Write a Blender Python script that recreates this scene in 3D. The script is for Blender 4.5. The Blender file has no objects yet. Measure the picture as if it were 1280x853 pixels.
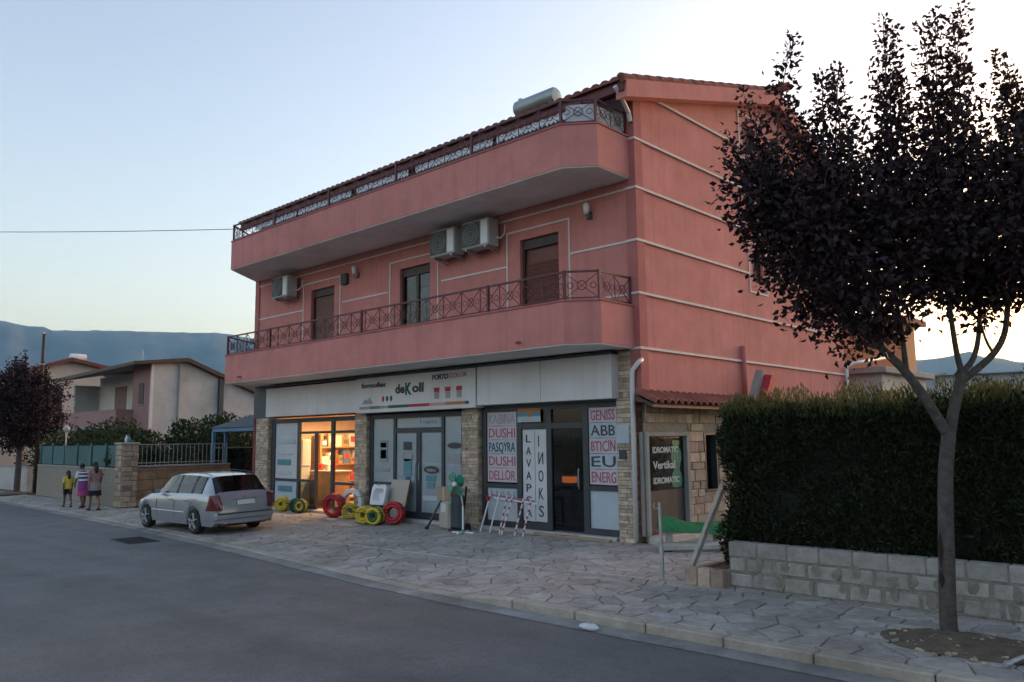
import bpy, bmesh, math, random
import numpy as np
from mathutils import Vector, Matrix, noise
R = math.radians
random.seed(7)
scene = bpy.context.scene
col = scene.collection

# ---------------------------------------------------------------- camera
def look(yaw, pitch, roll, pos):
    fw = Vector((-math.sin(yaw)*math.cos(pitch), math.cos(yaw)*math.cos(pitch), math.sin(pitch)))
    r = Vector((math.cos(yaw), math.sin(yaw), 0)); u = r.cross(fw)
    r2 = r*math.cos(roll) + u*math.sin(roll); u2 = -r*math.sin(roll) + u*math.cos(roll)
    m = Matrix((r2, u2, -fw)).transposed().to_4x4(); m.translation = pos
    return m
cam = bpy.data.cameras.new('camera'); cam_o = bpy.data.objects.new('camera', cam); col.objects.link(cam_o)
cam.sensor_width = 36; cam.lens = 998.63/1280*36; cam.clip_start = .05; cam.clip_end = 20000
cam_o.matrix_world = look(0.75062, 0.12235, -0.01167, (8.4825, -12.6455, 1.95))
scene.camera = cam_o

# ---------------------------------------------------------------- sky, sun, exposure
SUN_EL, SUN_AZ = R(4.5), R(8)          # azimuth measured from +Y towards +X: behind the building
world = bpy.data.worlds.new('World'); scene.world = world; world.use_nodes = True
wn = world.node_tree.nodes; wl = world.node_tree.links
sky = wn.new('ShaderNodeTexSky'); sky.sky_type = 'NISHITA'; sky.sun_disc = False
sky.sun_elevation = SUN_EL; sky.sun_rotation = SUN_AZ
sky.air_density = 1.0; sky.dust_density = 1.9; sky.ozone_density = 0.8
bg = wn['Background']; bg.inputs['Strength'].default_value = 0.10
tint = wn.new('ShaderNodeMix'); tint.data_type = 'RGBA'; tint.blend_type = 'MULTIPLY'; tint.inputs[0].default_value = 1; tint.inputs[7].default_value = (1.07, .955, 1.03, 1)   # the camera's white balance, the same over the whole sky
wl.new(sky.outputs[0], tint.inputs[6]); wl.new(tint.outputs[2], bg.inputs['Color'])
sun = bpy.data.lights.new('sun', 'SUN'); sun.energy = 0.1; sun.angle = R(4); sun.color = (1, .78, .55)
sun_o = bpy.data.objects.new('sun', sun); col.objects.link(sun_o)
sd = Vector((math.sin(SUN_AZ)*math.cos(SUN_EL), math.cos(SUN_AZ)*math.cos(SUN_EL), math.sin(SUN_EL)))
sun_o.rotation_euler = sd.to_track_quat('Z', 'Y').to_euler(); sun_o.location = (0, 60, 40)
vs = scene.view_settings
vs.view_transform = 'Standard'; vs.look = 'None'; vs.gamma = 1; vs.use_curve_mapping = False
vs.exposure = 2.82
scene.cycles.use_denoising = True
scene.cycles.max_bounces = 8; scene.cycles.transparent_max_bounces = 16
scene.cycles.caustics_reflective = False; scene.cycles.caustics_refractive = False

# ---------------------------------------------------------------- materials
MATS = {}
def lin(r, g, b):
    f = lambda c: (c/255/12.92) if c/255 <= .04045 else ((c/255+.055)/1.055)**2.4
    return (f(r), f(g), f(b))
def M(name, col_, rough=.75, var=.15, scale=3., bump=0., bscale=50., metal=0., rnd=0., stain=0., spec=.5, hue=None, detail=5, coat=0., streak=0., speck=0., aniso=None):
    """Procedural material: noise-varied colour in world space, optional per-piece shift, dirt blotches and bump."""
    m = bpy.data.materials.new(name); m.use_nodes = True; MATS[name] = m
    N, L = m.node_tree.nodes, m.node_tree.links
    b = N['Principled BSDF']; b.inputs['Roughness'].default_value = rough; b.inputs['Metallic'].default_value = metal
    b.inputs['Specular IOR Level'].default_value = spec
    if coat: b.inputs['Coat Weight'].default_value = coat; b.inputs['Coat Roughness'].default_value = .08
    g = N.new('ShaderNodeNewGeometry'); n = N.new('ShaderNodeTexNoise')
    n.inputs['Scale'].default_value = scale; n.inputs['Detail'].default_value = detail; n.inputs['Roughness'].default_value = .6
    L.new(g.outputs['Position'], n.inputs['Vector'])
    r = N.new('ShaderNodeValToRGB')
    c = Vector(col_); lo = c*(1-var); hi = c*(1+var)
    if hue: hi = Vector(hue)
    r.color_ramp.elements[0].position = .3; r.color_ramp.elements[1].position = .7
    r.color_ramp.elements[0].color = (*lo, 1); r.color_ramp.elements[1].color = (*[min(1, x) for x in hi], 1)
    L.new(n.outputs['Fac'], r.inputs[0]); out = r.outputs[0]
    if stain:
        n2 = N.new('ShaderNodeTexNoise'); n2.inputs['Scale'].default_value = .7; n2.inputs['Detail'].default_value = 8; n2.inputs['Roughness'].default_value = .7
        L.new(g.outputs['Position'], n2.inputs['Vector'])
        r2 = N.new('ShaderNodeValToRGB'); r2.color_ramp.elements[0].position = .42; r2.color_ramp.elements[1].position = .68
        r2.color_ramp.elements[0].color = (1, 1, 1, 1); v = 1-stain; r2.color_ramp.elements[1].color = (v, v*.98, v*.94, 1)
        L.new(n2.outputs['Fac'], r2.inputs[0])
        mx = N.new('ShaderNodeMix'); mx.data_type = 'RGBA'; mx.blend_type = 'MULTIPLY'; mx.inputs[0].default_value = 1
        L.new(out, mx.inputs[6]); L.new(r2.outputs[0], mx.inputs[7]); out = mx.outputs[2]
    def layer(out, sc, lo_, hi_, p0, p1, det=6):
        mp = N.new('ShaderNodeMapping'); mp.inputs['Scale'].default_value = sc; L.new(g.outputs['Position'], mp.inputs['Vector'])
        nn = N.new('ShaderNodeTexNoise'); nn.inputs['Scale'].default_value = 1; nn.inputs['Detail'].default_value = det; nn.inputs['Roughness'].default_value = .65; L.new(mp.outputs[0], nn.inputs['Vector'])
        rr = N.new('ShaderNodeValToRGB'); rr.color_ramp.elements[0].position = p0; rr.color_ramp.elements[1].position = p1
        rr.color_ramp.elements[0].color = (lo_, lo_, lo_, 1); rr.color_ramp.elements[1].color = (hi_, hi_, hi_, 1); L.new(nn.outputs['Fac'], rr.inputs[0])
        mm = N.new('ShaderNodeMix'); mm.data_type = 'RGBA'; mm.blend_type = 'MULTIPLY'; mm.inputs[0].default_value = 1; L.new(out, mm.inputs[6]); L.new(rr.outputs[0], mm.inputs[7]); return mm.outputs[2]
    if streak: out = layer(out, (7, 7, .35), 1, 1-streak, .5, .75); out = layer(out, (.5, .5, .8), 1-streak*.6, 1+streak*.3, .35, .65)
    if speck: out = layer(out, (160, 160, 160), 1-speck, 1+speck, .3, .7, 3); out = layer(out, (38, 38, 38), 1-speck*.6, 1+speck*.5, .35, .65, 4)
    if aniso: out = layer(out, aniso, .86, 1.1, .35, .65); out = layer(out, (2.2, 2.2, 2.2), 1.04, .80, .60, .68, 9)
    if rnd:
        oi = N.new('ShaderNodeObjectInfo'); ad = N.new('ShaderNodeMath'); ad.operation = 'ADD'
        L.new(oi.outputs['Random'], ad.inputs[0]); L.new(g.outputs['Random Per Island'], ad.inputs[1])
        fr = N.new('ShaderNodeMath'); fr.operation = 'FRACT'; L.new(ad.outputs[0], fr.inputs[0])
        mr = N.new('ShaderNodeMapRange'); mr.inputs[3].default_value = 1-rnd; mr.inputs[4].default_value = 1+rnd
        L.new(fr.outputs[0], mr.inputs[0])
        f2 = N.new('ShaderNodeMath'); f2.operation = 'MULTIPLY'; f2.inputs[1].default_value = 7.31; L.new(fr.outputs[0], f2.inputs[0])
        f3 = N.new('ShaderNodeMath'); f3.operation = 'FRACT'; L.new(f2.outputs[0], f3.inputs[0])
        mh = N.new('ShaderNodeMapRange'); mh.inputs[3].default_value = .5-.016*rnd/.2; mh.inputs[4].default_value = .5+.016*rnd/.2
        L.new(f3.outputs[0], mh.inputs[0])
        hs = N.new('ShaderNodeHueSaturation'); L.new(out, hs.inputs['Color']); L.new(mr.outputs[0], hs.inputs['Value']); L.new(mh.outputs[0], hs.inputs['Hue'])
        out = hs.outputs[0]
    L.new(out, b.inputs['Base Color'])
    if bump:
        n3 = N.new('ShaderNodeTexNoise'); n3.inputs['Scale'].default_value = bscale; n3.inputs['Detail'].default_value = 6
        L.new(g.outputs['Position'], n3.inputs['Vector'])
        bp = N.new('ShaderNodeBump'); bp.inputs['Strength'].default_value = bump; bp.inputs['Distance'].default_value = .02
        L.new(n3.outputs['Fac'], bp.inputs['Height']); L.new(bp.outputs[0], b.inputs['Normal'])
    return m
def glass(name, tint=(.9, .95, .95), refl=.6, dark=0.):
    m = bpy.data.materials.new(name); m.use_nodes = True; MATS[name] = m
    N, L = m.node_tree.nodes, m.node_tree.links; N.remove(N['Principled BSDF'])
    t = N.new('ShaderNodeBsdfTransparent'); t.inputs[0].default_value = (*[x*(1-dark) for x in tint], 1)
    gl = N.new('ShaderNodeBsdfGlossy'); gl.inputs['Roughness'].default_value = .03; gl.inputs[0].default_value = (refl, refl, refl, 1)
    lw = N.new('ShaderNodeLayerWeight'); pw = N.new('ShaderNodeMath'); pw.operation = 'POWER'; pw.inputs[1].default_value = 4.; L.new(lw.outputs['Facing'], pw.inputs[0])
    f = N.new('ShaderNodeMath'); f.operation = 'MULTIPLY_ADD'; f.inputs[1].default_value = .9; f.inputs[2].default_value = .05; L.new(pw.outputs[0], f.inputs[0])
    mx = N.new('ShaderNodeMixShader'); L.new(f.outputs[0], mx.inputs[0]); L.new(t.outputs[0], mx.inputs[1]); L.new(gl.outputs[0], mx.inputs[2])
    L.new(mx.outputs[0], N['Material Output'].inputs[0]); return m
def emis(name, c, s):
    m = bpy.data.materials.new(name); m.use_nodes = True; MATS[name] = m
    b = m.node_tree.nodes['Principled BSDF']; b.inputs['Base Color'].default_value = (*c, 1)
    b.inputs['Emission Color'].default_value = (*c, 1); b.inputs['Emission Strength'].default_value = s; return m
def leafmat(name, c, c2, trans=.25):
    m = M(name, c, rough=.55, var=.35, scale=9, rnd=.35, hue=c2, spec=.3)
    N, L = m.node_tree.nodes, m.node_tree.links; b = N['Principled BSDF']
    src = b.inputs['Base Color'].links[0].from_socket
    t = N.new('ShaderNodeBsdfTranslucent'); L.new(src, t.inputs[0])
    mx = N.new('ShaderNodeMixShader'); mx.inputs[0].default_value = trans
    L.new(b.outputs[0], mx.inputs[1]); L.new(t.outputs[0], mx.inputs[2]); L.new(mx.outputs[0], N['Material Output'].inputs[0]); return m

M('pink', (.60, .232, .208), rough=.9, var=.07, scale=2.2, bump=.25, bscale=90, stain=.12, streak=.16)
M('pink_dark', (.44, .15, .14), rough=.9, var=.08, scale=2, bump=.2, bscale=90, stain=.15)
M('plaster_white', (.68, .66, .62), rough=.9, var=.06, bump=.1, bscale=80, stain=.1)
M('band_white', (.68, .63, .60), rough=.85, var=.06, scale=8, stain=.12)
M('soffit', (.82, .79, .75), rough=.9, var=.08, scale=1.5, stain=.18)
M('white_panel', (.66, .66, .69), rough=.45, var=.04, scale=1.3, stain=.10, streak=.12)
M('roof_red', (.16, .045, .04), rough=.8, var=.25, scale=5, rnd=.2)
M('tile_red', (.24, .075, .055), rough=.85, var=.3, scale=7, rnd=.12, stain=.3)
M('board_red', (.13, .03, .03), rough=.6, var=.2, scale=5)
M('iron_red', (.095, .024, .028), rough=.5, var=.2, scale=10)
M('shutter', (.17, .065, .055), rough=.6, var=.15, scale=4)
M('shutter_brown', (.22, .13, .11), rough=.6, var=.12, scale=4)
M('wood_dark', (.05, .025, .02), rough=.5, var=.3, scale=6)
M('wood', (.42, .22, .09), rough=.5, var=.25, scale=5)
M('steel_dark', (.035, .042, .052), rough=.45, var=.12, scale=6)
M('alu', (.33, .35, .38), rough=.4, var=.08, metal=.6)
M('galv', (.40, .43, .45), rough=.45, var=.2, scale=9, metal=.7)
M('pvc', (.66, .66, .68), rough=.45, var=.06)
M('film', (.50, .53, .58), rough=.5, var=.06, scale=2)
M('paper', (.56, .58, .60), rough=.85, var=.06, scale=5)
M('paper_pink', (.54, .47, .50), rough=.85, var=.06, scale=5)
M('paper_blue', (.42, .49, .55), rough=.85, var=.06, scale=5)
M('ink_red', (.36, .10, .16), rough=.7, var=.2)
M('ink_black', (.05, .055, .07), rough=.7, var=.2)
M('ink_blue', (.05, .10, .22), rough=.7, var=.2)
M('ink_teal', (.10, .24, .30), rough=.7, var=.2)
M('ink_grey', (.30, .30, .33), rough=.7, var=.2)
M('ink_green', (.02, .12, .05), rough=.7, var=.2)
M('sign_red', (.42, .02, .045), rough=.6, var=.1)
M('sign_orange', (.45, .17, .05), rough=.6, var=.1)
M('sign_olive', (.16, .17, .06), rough=.6, var=.1)
M('sign_pink', (.52, .28, .28), rough=.6, var=.1)
M('stone_strip', (.47, .375, .29), rough=.9, var=.25, scale=9, bump=.5, bscale=60, rnd=.3)
M('stone_mortar', (.27, .24, .20), rough=.95, var=.2, scale=12, bump=.5)
M('stone_wall', (.37, .29, .22), rough=.9, var=.25, scale=7, bump=.5, bscale=50, rnd=.28)
M('stone_orange', (.30, .185, .115), rough=.9, var=.3, scale=5, bump=.5, bscale=40, rnd=.18)
M('paving', (.38, .345, .32), rough=.8, var=.22, scale=6, bump=.6, bscale=35, rnd=.15, stain=.35, speck=.12)
M('paving_joint', (.31, .285, .26), rough=.95, var=.25, scale=8, bump=.5, stain=.2)
M('marble_strip', (.50, .47, .44), rough=.6, var=.15, scale=5, stain=.3)
M('kerb_stone', (.43, .38, .32), rough=.9, var=.16, scale=5, bump=.5, bscale=45, rnd=.1, stain=.35, speck=.12)
M('gutter_concrete', (.27, .26, .25), rough=.9, var=.25, scale=3, bump=.4, stain=.45, speck=.15)
M('asphalt', (.15, .147, .15), rough=.68, var=.18, scale=1.2, bump=.8, bscale=160, stain=.15, detail=10, speck=.34, aniso=(.06, .9, 1))
M('earth', (.12, .088, .06), rough=1, var=.35, scale=6, bump=1, bscale=25)
M('yard', (.17, .15, .12), rough=.95, var=.3, scale=.8, bump=.5, bscale=15)
M('ground', (.10, .10, .06), rough=1, var=.4, scale=.05)
M('block', (.37, .35, .325), rough=.95, var=.18, scale=9, bump=.7, bscale=90, rnd=.12, stain=.4, speck=.1)
M('mortar', (.22, .20, .165), rough=.95, var=.3, scale=10, bump=.8, bscale=50)
M('concrete', (.33, .325, .31), rough=.9, var=.12, scale=1, bump=.2, stain=.25)
M('concrete_wall', (.47, .465, .455), rough=.9, var=.08, scale=.6, stain=.25)
M('cream', (.46, .42, .39), rough=.9, var=.06, scale=.8, stain=.12)
M('sun_tinted_peach', (.62, .33, .17), rough=.9, var=.1, scale=1, stain=.1)  # warm evening sunlight on this wall is put into the base colour
M('grey_sheet', (.33, .35, .38), rough=.6, var=.08, scale=.5, stain=.2)
M('teal', (.065, .15, .155), rough=.6, var=.15, scale=2, stain=.2)
M('blue_paint', (.10, .22, .38), rough=.5, var=.12)
M('tent_dark', (.035, .045, .055), rough=.7, var=.2)
M('bark', (.085, .072, .066), rough=.95, var=.35, scale=14, bump=1, bscale=40)
M('bark_wound', (.02, .014, .012), rough=1, var=.3)
leafmat('leaf_plum', (.018, .010, .013), (.040, .018, .022), .2)
leafmat('leaf_hedge', (.016, .024, .011), (.040, .052, .020), .2)
leafmat('leaf_hedge_tip', (.11, .135, .045), (.20, .21, .08), .45)
leafmat('leaf_green', (.025, .045, .018), (.055, .085, .028), .25)
leafmat('leaf_light', (.07, .10, .03), (.11, .14, .05), .3)
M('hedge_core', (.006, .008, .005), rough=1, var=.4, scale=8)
M('car_silver', (.40, .41, .44), rough=.22, var=.02, metal=.5, coat=.6)
M('car_black', (.012, .012, .014), rough=.5, var=.2)
M('rubber', (.015, .015, .016), rough=.85, var=.2, bump=.2)
M('rim', (.60, .61, .63), rough=.35, var=.05, metal=.3)
M('tail_red', (.12, .006, .012), rough=.15, var=.1, coat=1)
M('plate', (.62, .63, .60), rough=.4, var=.05)
M('hose_red', (.42, .018, .03), rough=.4, var=.15)
M('hose_yellow', (.55, .42, .03), rough=.45, var=.15)
M('hose_green', (.02, .10, .05), rough=.45, var=.2)
M('hose_white', (.68, .68, .70), rough=.4, var=.05)
M('fan_green', (.01, .20, .13), rough=.3, var=.15)
M('tarp_green', (.02, .17, .05), rough=.4, var=.3, scale=14)
M('cardboard', (.34, .25, .17), rough=.9, var=.1)
M('board_beige', (.42, .38, .32), rough=.8, var=.08)
M('skin', (.26, .14, .095), rough=.6, var=.06)
M('skin_dark', (.16, .085, .055), rough=.6, var=.06)
M('hair', (.008, .006, .006), rough=.55, var=.3)
M('shirt_yellow', (.62, .50, .07), rough=.9, var=.08, scale=20)
M('cloth_white', (.62, .64, .70), rough=.9, var=.06)
M('cloth_navy', (.035, .045, .11), rough=.9, var=.1)
M('cloth_purple', (.24, .05, .22), rough=.9, var=.15)
M('cloth_pinkhem', (.45, .06, .20), rough=.9, var=.15)
M('cloth_orange', (.34, .10, .05), rough=.9, var=.5, scale=30, hue=(.42, .30, .28))
M('cloth_print', (.22, .20, .22), rough=.9, var=.6, scale=40, hue=(.50, .44, .44))
M('cloth_black', (.012, .012, .014), rough=.9, var=.2)
M('ac_white', (.40, .42, .42), rough=.5, var=.04, stain=.15)
M('ac_grille', (.07, .08, .08), rough=.6, var=.1)
M('tank_grey', (.30, .33, .33), rough=.4, var=.08, metal=.5)
M('shop_wall', (.70, .50, .32), rough=.8, var=.08)
M('shop_floor', (.36, .24, .15), rough=.4, var=.15)
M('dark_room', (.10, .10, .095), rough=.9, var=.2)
M('curtain', (.62, .58, .54), rough=.9, var=.08)
M('pink_dull', (.34, .19, .185), rough=.9, var=.08, scale=1, stain=.15)
M('mountain', (.095, .125, .14), rough=1, var=.35, scale=.004)
M('goods_red', (.50, .05, .03), rough=.6, var=.15)
M('goods_blue', (.10, .18, .35), rough=.6, var=.15)
M('goods_white', (.70, .68, .62), rough=.6, var=.1)
M('goods_carton', (.45, .28, .13), rough=.8, var=.15)
M('plastic_white', (.7, .7, .72), rough=.35, var=.05)
glass('pane', (.92, .95, .95), .8)
glass('pane_dark', (.55, .6, .62), .8)
glass('car_glass', (.10, .12, .13), .9)
glass('car_glass_side', (.45, .55, .58), .95)
emis('tube_lamp', (1, .82, .55), 6)
emis('orange_reflection_box', (1, .20, .03), .13)  # emissive orange in place of a reflection in the door glass

# ---------------------------------------------------------------- helpers
class MB:
    """collects faces; build() links them as one mesh object"""
    def __init__(s, off=(0, 0, 0)): s.v = []; s.f = []; s.off = Vector(off)
    def add(s, vs_, fs):
        n = len(s.v); s.v += [tuple(Vector(p)-s.off) for p in vs_]; s.f += [tuple(i+n for i in f) for f in fs]; return s
    def box(s, x0, x1, y0, y1, z0, z1):
        return s.add([(x0,y0,z0),(x1,y0,z0),(x1,y1,z0),(x0,y1,z0),(x0,y0,z1),(x1,y0,z1),(x1,y1,z1),(x0,y1,z1)],
                     [(0,3,2,1),(4,5,6,7),(0,1,5,4),(1,2,6,5),(2,3,7,6),(3,0,4,7)])
    def cbox(s, x0, x1, y0, y1, z0, z1, b=.01):
        lo = (x0, y0, z0); hi = (x1, y1, z1); vs_ = []; idx = {}
        for a in (0, 1):
            for c in (0, 1):
                for d in (0, 1):
                    k = (a, c, d); base = [(lo, hi)[k[i]][i] for i in range(3)]
                    for ax in range(3):     # vertex pulled in on the two other axes
                        p = list(base)
                        for o in range(3):
                            if o != ax: p[o] += b if k[o] == 0 else -b
                        idx[k, ax] = len(vs_); vs_.append(tuple(p))
        fs = []
        for ax in range(3):
            o1, o2 = [(1, 2), (2, 0), (0, 1)][ax]
            for sd_ in (0, 1):
                q = []
                for (i, j) in ((0,0),(1,0),(1,1),(0,1)):
                    k = [0,0,0]; k[ax] = sd_; k[o1] = i; k[o2] = j; q.append(idx[tuple(k), ax])
                fs.append(tuple(q) if sd_ else tuple(q[::-1]))
            for i in (0, 1):
                for j in (0, 1):
                    k0 = [0,0,0]; k1 = [0,0,0]; k0[o1] = k1[o1] = i; k0[o2] = k1[o2] = j; k1[ax] = 1
                    q = (idx[tuple(k0), o1], idx[tuple(k1), o1], idx[tuple(k1), o2], idx[tuple(k0), o2])
                    fs.append(q if (i == j) else q[::-1])
        for k in [(a,c,d) for a in (0,1) for c in (0,1) for d in (0,1)]:
            q = (idx[k,0], idx[k,1], idx[k,2]); fs.append(q if sum(k) % 2 else q[::-1])
        return s.add(vs_, fs)
    def obox(s, c, size, rot):      # oriented box; rot = Matrix 3x3 or euler tuple
        if not isinstance(rot, Matrix):
            from mathutils import Euler
            rot = Euler(rot).to_matrix()
        c = Vector(c); h = Vector(size)/2
        vs_ = [c + rot @ Vector((a*h.x, b*h.y, d*h.z)) for d in (-1, 1) for a, b in ((-1,-1),(1,-1),(1,1),(-1,1))]
        return s.add(vs_, [(0,3,2,1),(4,5,6,7),(0,1,5,4),(1,2,6,5),(2,3,7,6),(3,0,4,7)])
    def tube(s, pts, r, n=8, cap=True):
        pts = [Vector(p) for p in pts]; rs = r if isinstance(r, (list, tuple)) else [r]*len(pts)
        vs_ = []; prev = None
        for i, p in enumerate(pts):
            t = (pts[min(i+1, len(pts)-1)] - pts[max(i-1, 0)]).normalized()
            a = prev - t*prev.dot(t) if prev is not None else None
            if a is None or a.length < 1e-4: a = t.orthogonal()
            a.normalize(); prev = a; b = t.cross(a)
            vs_ += [p + (a*math.cos(2*math.pi*k/n) + b*math.sin(2*math.pi*k/n))*rs[i] for k in range(n)]
        fs = [(i*n+k, i*n+(k+1) % n, (i+1)*n+(k+1) % n, (i+1)*n+k) for i in range(len(pts)-1) for k in range(n)]
        if cap: fs += [tuple(range(n))[::-1], tuple((len(pts)-1)*n+k for k in range(n))]
        return s.add(vs_, fs)
    def bar(s, a, b, w, d=None): # rectangular bar between two points
        a = Vector(a); b = Vector(b); t = b-a; q = t.to_track_quat('X', 'Z').to_matrix()
        return s.obox((a+b)/2, (t.length, w, d or w), q)
    def prism(s, poly, z0, z1):  # polygon (x,y) counter-clockwise
        n = len(poly)
        return s.add([(x, y, z0) for x, y in poly]+[(x, y, z1) for x, y in poly],
                     [tuple(range(n))[::-1], tuple(range(n, 2*n))]+[(i, (i+1) % n, n+(i+1) % n, n+i) for i in range(n)])
    def lathe(s, prof, c=(0,0,0), n=16, axis='z'):
        vs_ = []
        for r, z in prof:
            for k in range(n):
                a = 2*math.pi*k/n; x, y = r*math.cos(a), r*math.sin(a)
                p = {'z': (x, y, z), 'y': (x, z, -y) , 'x': (z, x, y)}[axis]
                vs_.append(Vector(c)+Vector(p))
        fs = [(i*n+k, i*n+(k+1) % n, (i+1)*n+(k+1) % n, (i+1)*n+k) for i in range(len(prof)-1) for k in range(n)]
        fs += [tuple(range(n))[::-1], tuple((len(prof)-1)*n+k for k in range(n))]
        return s.add(vs_, fs)
    def torus(s, c, R_, r, rot=(0,0,0), n=28, m=8, squash=1.):
        from mathutils import Euler
        q = Euler(rot).to_matrix(); vs_ = []
        for i in range(n):
            a = 2*math.pi*i/n
            for j in range(m):
                b = 2*math.pi*j/m
                vs_.append(Vector(c)+q @ Vector(((R_+r*math.cos(b))*math.cos(a), (R_+r*math.cos(b))*math.sin(a), r*squash*math.sin(b))))
        return s.add(vs_, [(i*m+j, ((i+1) % n)*m+j, ((i+1) % n)*m+(j+1) % m, i*m+(j+1) % m) for i in range(n) for j in range(m)])
    def wall(s, o, u, v, U, V, holes, depth, nrm):
        """rectangular wall U x V from o along u, v; holes (u0,u1,v0,v1) get reveals going back along -nrm"""
        o, u, v, nrm = Vector(o), Vector(u), Vector(v), Vector(nrm)
        us = sorted({0, U, *[h[0] for h in holes], *[h[1] for h in holes]}); vs_ = sorted({0, V, *[h[2] for h in holes], *[h[3] for h in holes]})
        P = lambda a, b, d=0: o+u*a+v*b-nrm*d
        flip = u.cross(v).dot(nrm) < 0
        for i in range(len(us)-1):
            for j in range(len(vs_)-1):
                cu, cv = (us[i]+us[i+1])/2, (vs_[j]+vs_[j+1])/2
                if any(h[0] < cu < h[1] and h[2] < cv < h[3] for h in holes): continue
                q = [P(us[i],vs_[j]),P(us[i+1],vs_[j]),P(us[i+1],vs_[j+1]),P(us[i],vs_[j+1])]
                s.add(q[::-1] if flip else q, [(0,1,2,3)])
                q = [P(us[i],vs_[j],depth),P(us[i+1],vs_[j],depth),P(us[i+1],vs_[j+1],depth),P(us[i],vs_[j+1],depth)]
                s.add(q if flip else q[::-1], [(0,1,2,3)])
        for a0,a1,b0,b1 in holes:
            c = [(a0,b0),(a1,b0),(a1,b1),(a0,b1)]
            for k in range(4):
                (p,q),(r_,t) = c[k], c[(k+1) % 4]
                s.add([P(p,q),P(r_,t),P(r_,t,depth),P(p,q,depth)], [(0,1,2,3)])
        return s
    def mesh(s, name):
        me = bpy.data.meshes.new(name); me.from_pydata(s.v, [], s.f); me.update(); return me
    def build(s, name, mat, parent=None, loc=None, smooth=False):
        me = s.mesh(name); me.materials.append(MATS[mat])
        o = bpy.data.objects.new(name, me); col.objects.link(o)
        if parent is not None: o.parent = parent
        if loc is not None: o.location = loc
        if smooth:
            me.shade_smooth()
        return o
def autosmooth(o, ang=40):
    me = o.data; bm = bmesh.new(); bm.from_mesh(me)
    for e in bm.edges:
        if len(e.link_faces) == 2 and e.calc_face_angle(0) > R(ang): e.smooth = False
    for f in bm.faces: f.smooth = True
    bm.to_mesh(me); bm.free()
def thing(name, label, cat, loc=(0,0,0), rz=0, group=None):
    o = bpy.data.objects.new(name, None); col.objects.link(o); o.location = loc; o.rotation_euler = (0,0,rz); o.empty_display_size = .1
    return tag(o, label, cat, group)
def tag(o, label, cat, group=None):
    o['label'] = label; o['category'] = cat
    if group: o['group'] = group
    return o
def struct(o): o['kind'] = 'structure'; return o
def stuff(o): o['kind'] = 'stuff'; return o
def inst(me, name, parent=None, loc=(0,0,0), rot=(0,0,0), scale=None):
    o = bpy.data.objects.new(name, me); col.objects.link(o); o.location = loc; o.rotation_euler = rot
    if scale is not None: o.scale = scale
    if parent is not None: o.parent = parent
    return o
def dup(root, loc, rz=None, label=None, group=None):
    r = root.copy(); col.objects.link(r); r.location = loc
    if rz is not None: r.rotation_euler = (0,0,rz)
    if label: r['label'] = label
    if group: r['group'] = group
    for ch in list(root.children):
        c = ch.copy(); col.objects.link(c); c.parent = r
        for g in list(ch.children):
            d = g.copy(); col.objects.link(d); d.parent = c
    return r
def text(name, body, size, mat, parent, loc, rot=(math.pi/2,0,0), off=0., ext=.003, width=None, off0=(0,0,0), spacing=1., shear=0., jit=0.):
    """lettering as mesh; loc = left end of the baseline; width squeezes the line to that length"""
    cu = bpy.data.curves.new('letters', 'FONT'); cu.body = body; cu.size = size; cu.extrude = ext; cu.offset = off; cu.space_character = spacing; cu.shear = shear; cu.resolution_u = 3
    t = bpy.data.objects.new('letters', cu); col.objects.link(t)
    dg = bpy.context.evaluated_depsgraph_get(); me = bpy.data.meshes.new_from_object(t.evaluated_get(dg))
    bpy.data.objects.remove(t); bpy.data.curves.remove(cu)
    xs = [v.co.x for v in me.vertices]
    if width and xs:
        k = width/(max(xs)-min(xs)); x0 = min(xs)
        for v in me.vertices: v.co.x = (v.co.x-x0)*k
    if jit:
        for v in me.vertices:
            v.co.y += jit*noise.noise((v.co.x*5, v.co.y*2, len(body))); v.co.x += jit*noise.noise((v.co.x*4, v.co.y*5, 9))
    me.name = name; me.materials.clear(); me.materials.append(MATS[mat])
    o = inst(me, name, parent, Vector(loc)-Vector(off0), rot); return o
# ================================================================ ground, road, kerb, pavement
KP = [(-90, -1.9), (-40, -3.1), (-26.5, -3.55), (-20.5, -3.78), (-12.4, -4.2), (-6, -4.7), (-1.0, -5.22), (1, -5.3), (40, -5.3)]
def ky(x):
    for (a, b), (c, d) in zip(KP, KP[1:]):
        if x <= c: return b+(d-b)*(x-a)/(c-a)
    return KP[-1][1]
def sm(t): t = max(0, min(1, t)); return t*t*(3-2*t)
def hz(x, y):
    drive = sm((1.5-x)/1.1); t = max(0, min(1, (-2.0-y)/(-2.0-ky(x))))
    return -.085*drive*t
ROAD = -.12
g = MB(); S_ = 5500
g.add([(-S_,-S_,-.17),(S_,-S_,-.17),(S_,S_,-.17),(-S_,S_,-.17)], [(0,1,2,3)]); struct(g.build('ground', 'ground'))
g = MB()
xs = [-90+2*i for i in range(66)]
for a, b in zip(xs, xs[1:]): g.add([(a,-13.2,ROAD),(b,-13.2,ROAD),(b,ky(b)+.02,ROAD),(a,ky(a)+.02,ROAD)], [(0,1,2,3)])
struct(g.build('road', 'asphalt'))
g = MB()
xs = [-60+.5*i for i in range(160)]
for a, b in zip(xs, xs[1:]):
    wa, wb = .27+.03*noise.noise((a, 0, 0)), .27+.03*noise.noise((b, 0, 0))
    g.add([(a,ky(a)-wa,ROAD+.005),(b,ky(b)-wb,ROAD+.005),(b,ky(b)+.01,ROAD+.02),(a,ky(a)+.01,ROAD+.02)], [(0,1,2,3)])
struct(g.build('gutter', 'gutter_concrete'))
g = MB(); g.box(-90, 40, -22, -13.2, -.3, 0.0); struct(g.build('far_pavement', 'gutter_concrete'))
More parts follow.
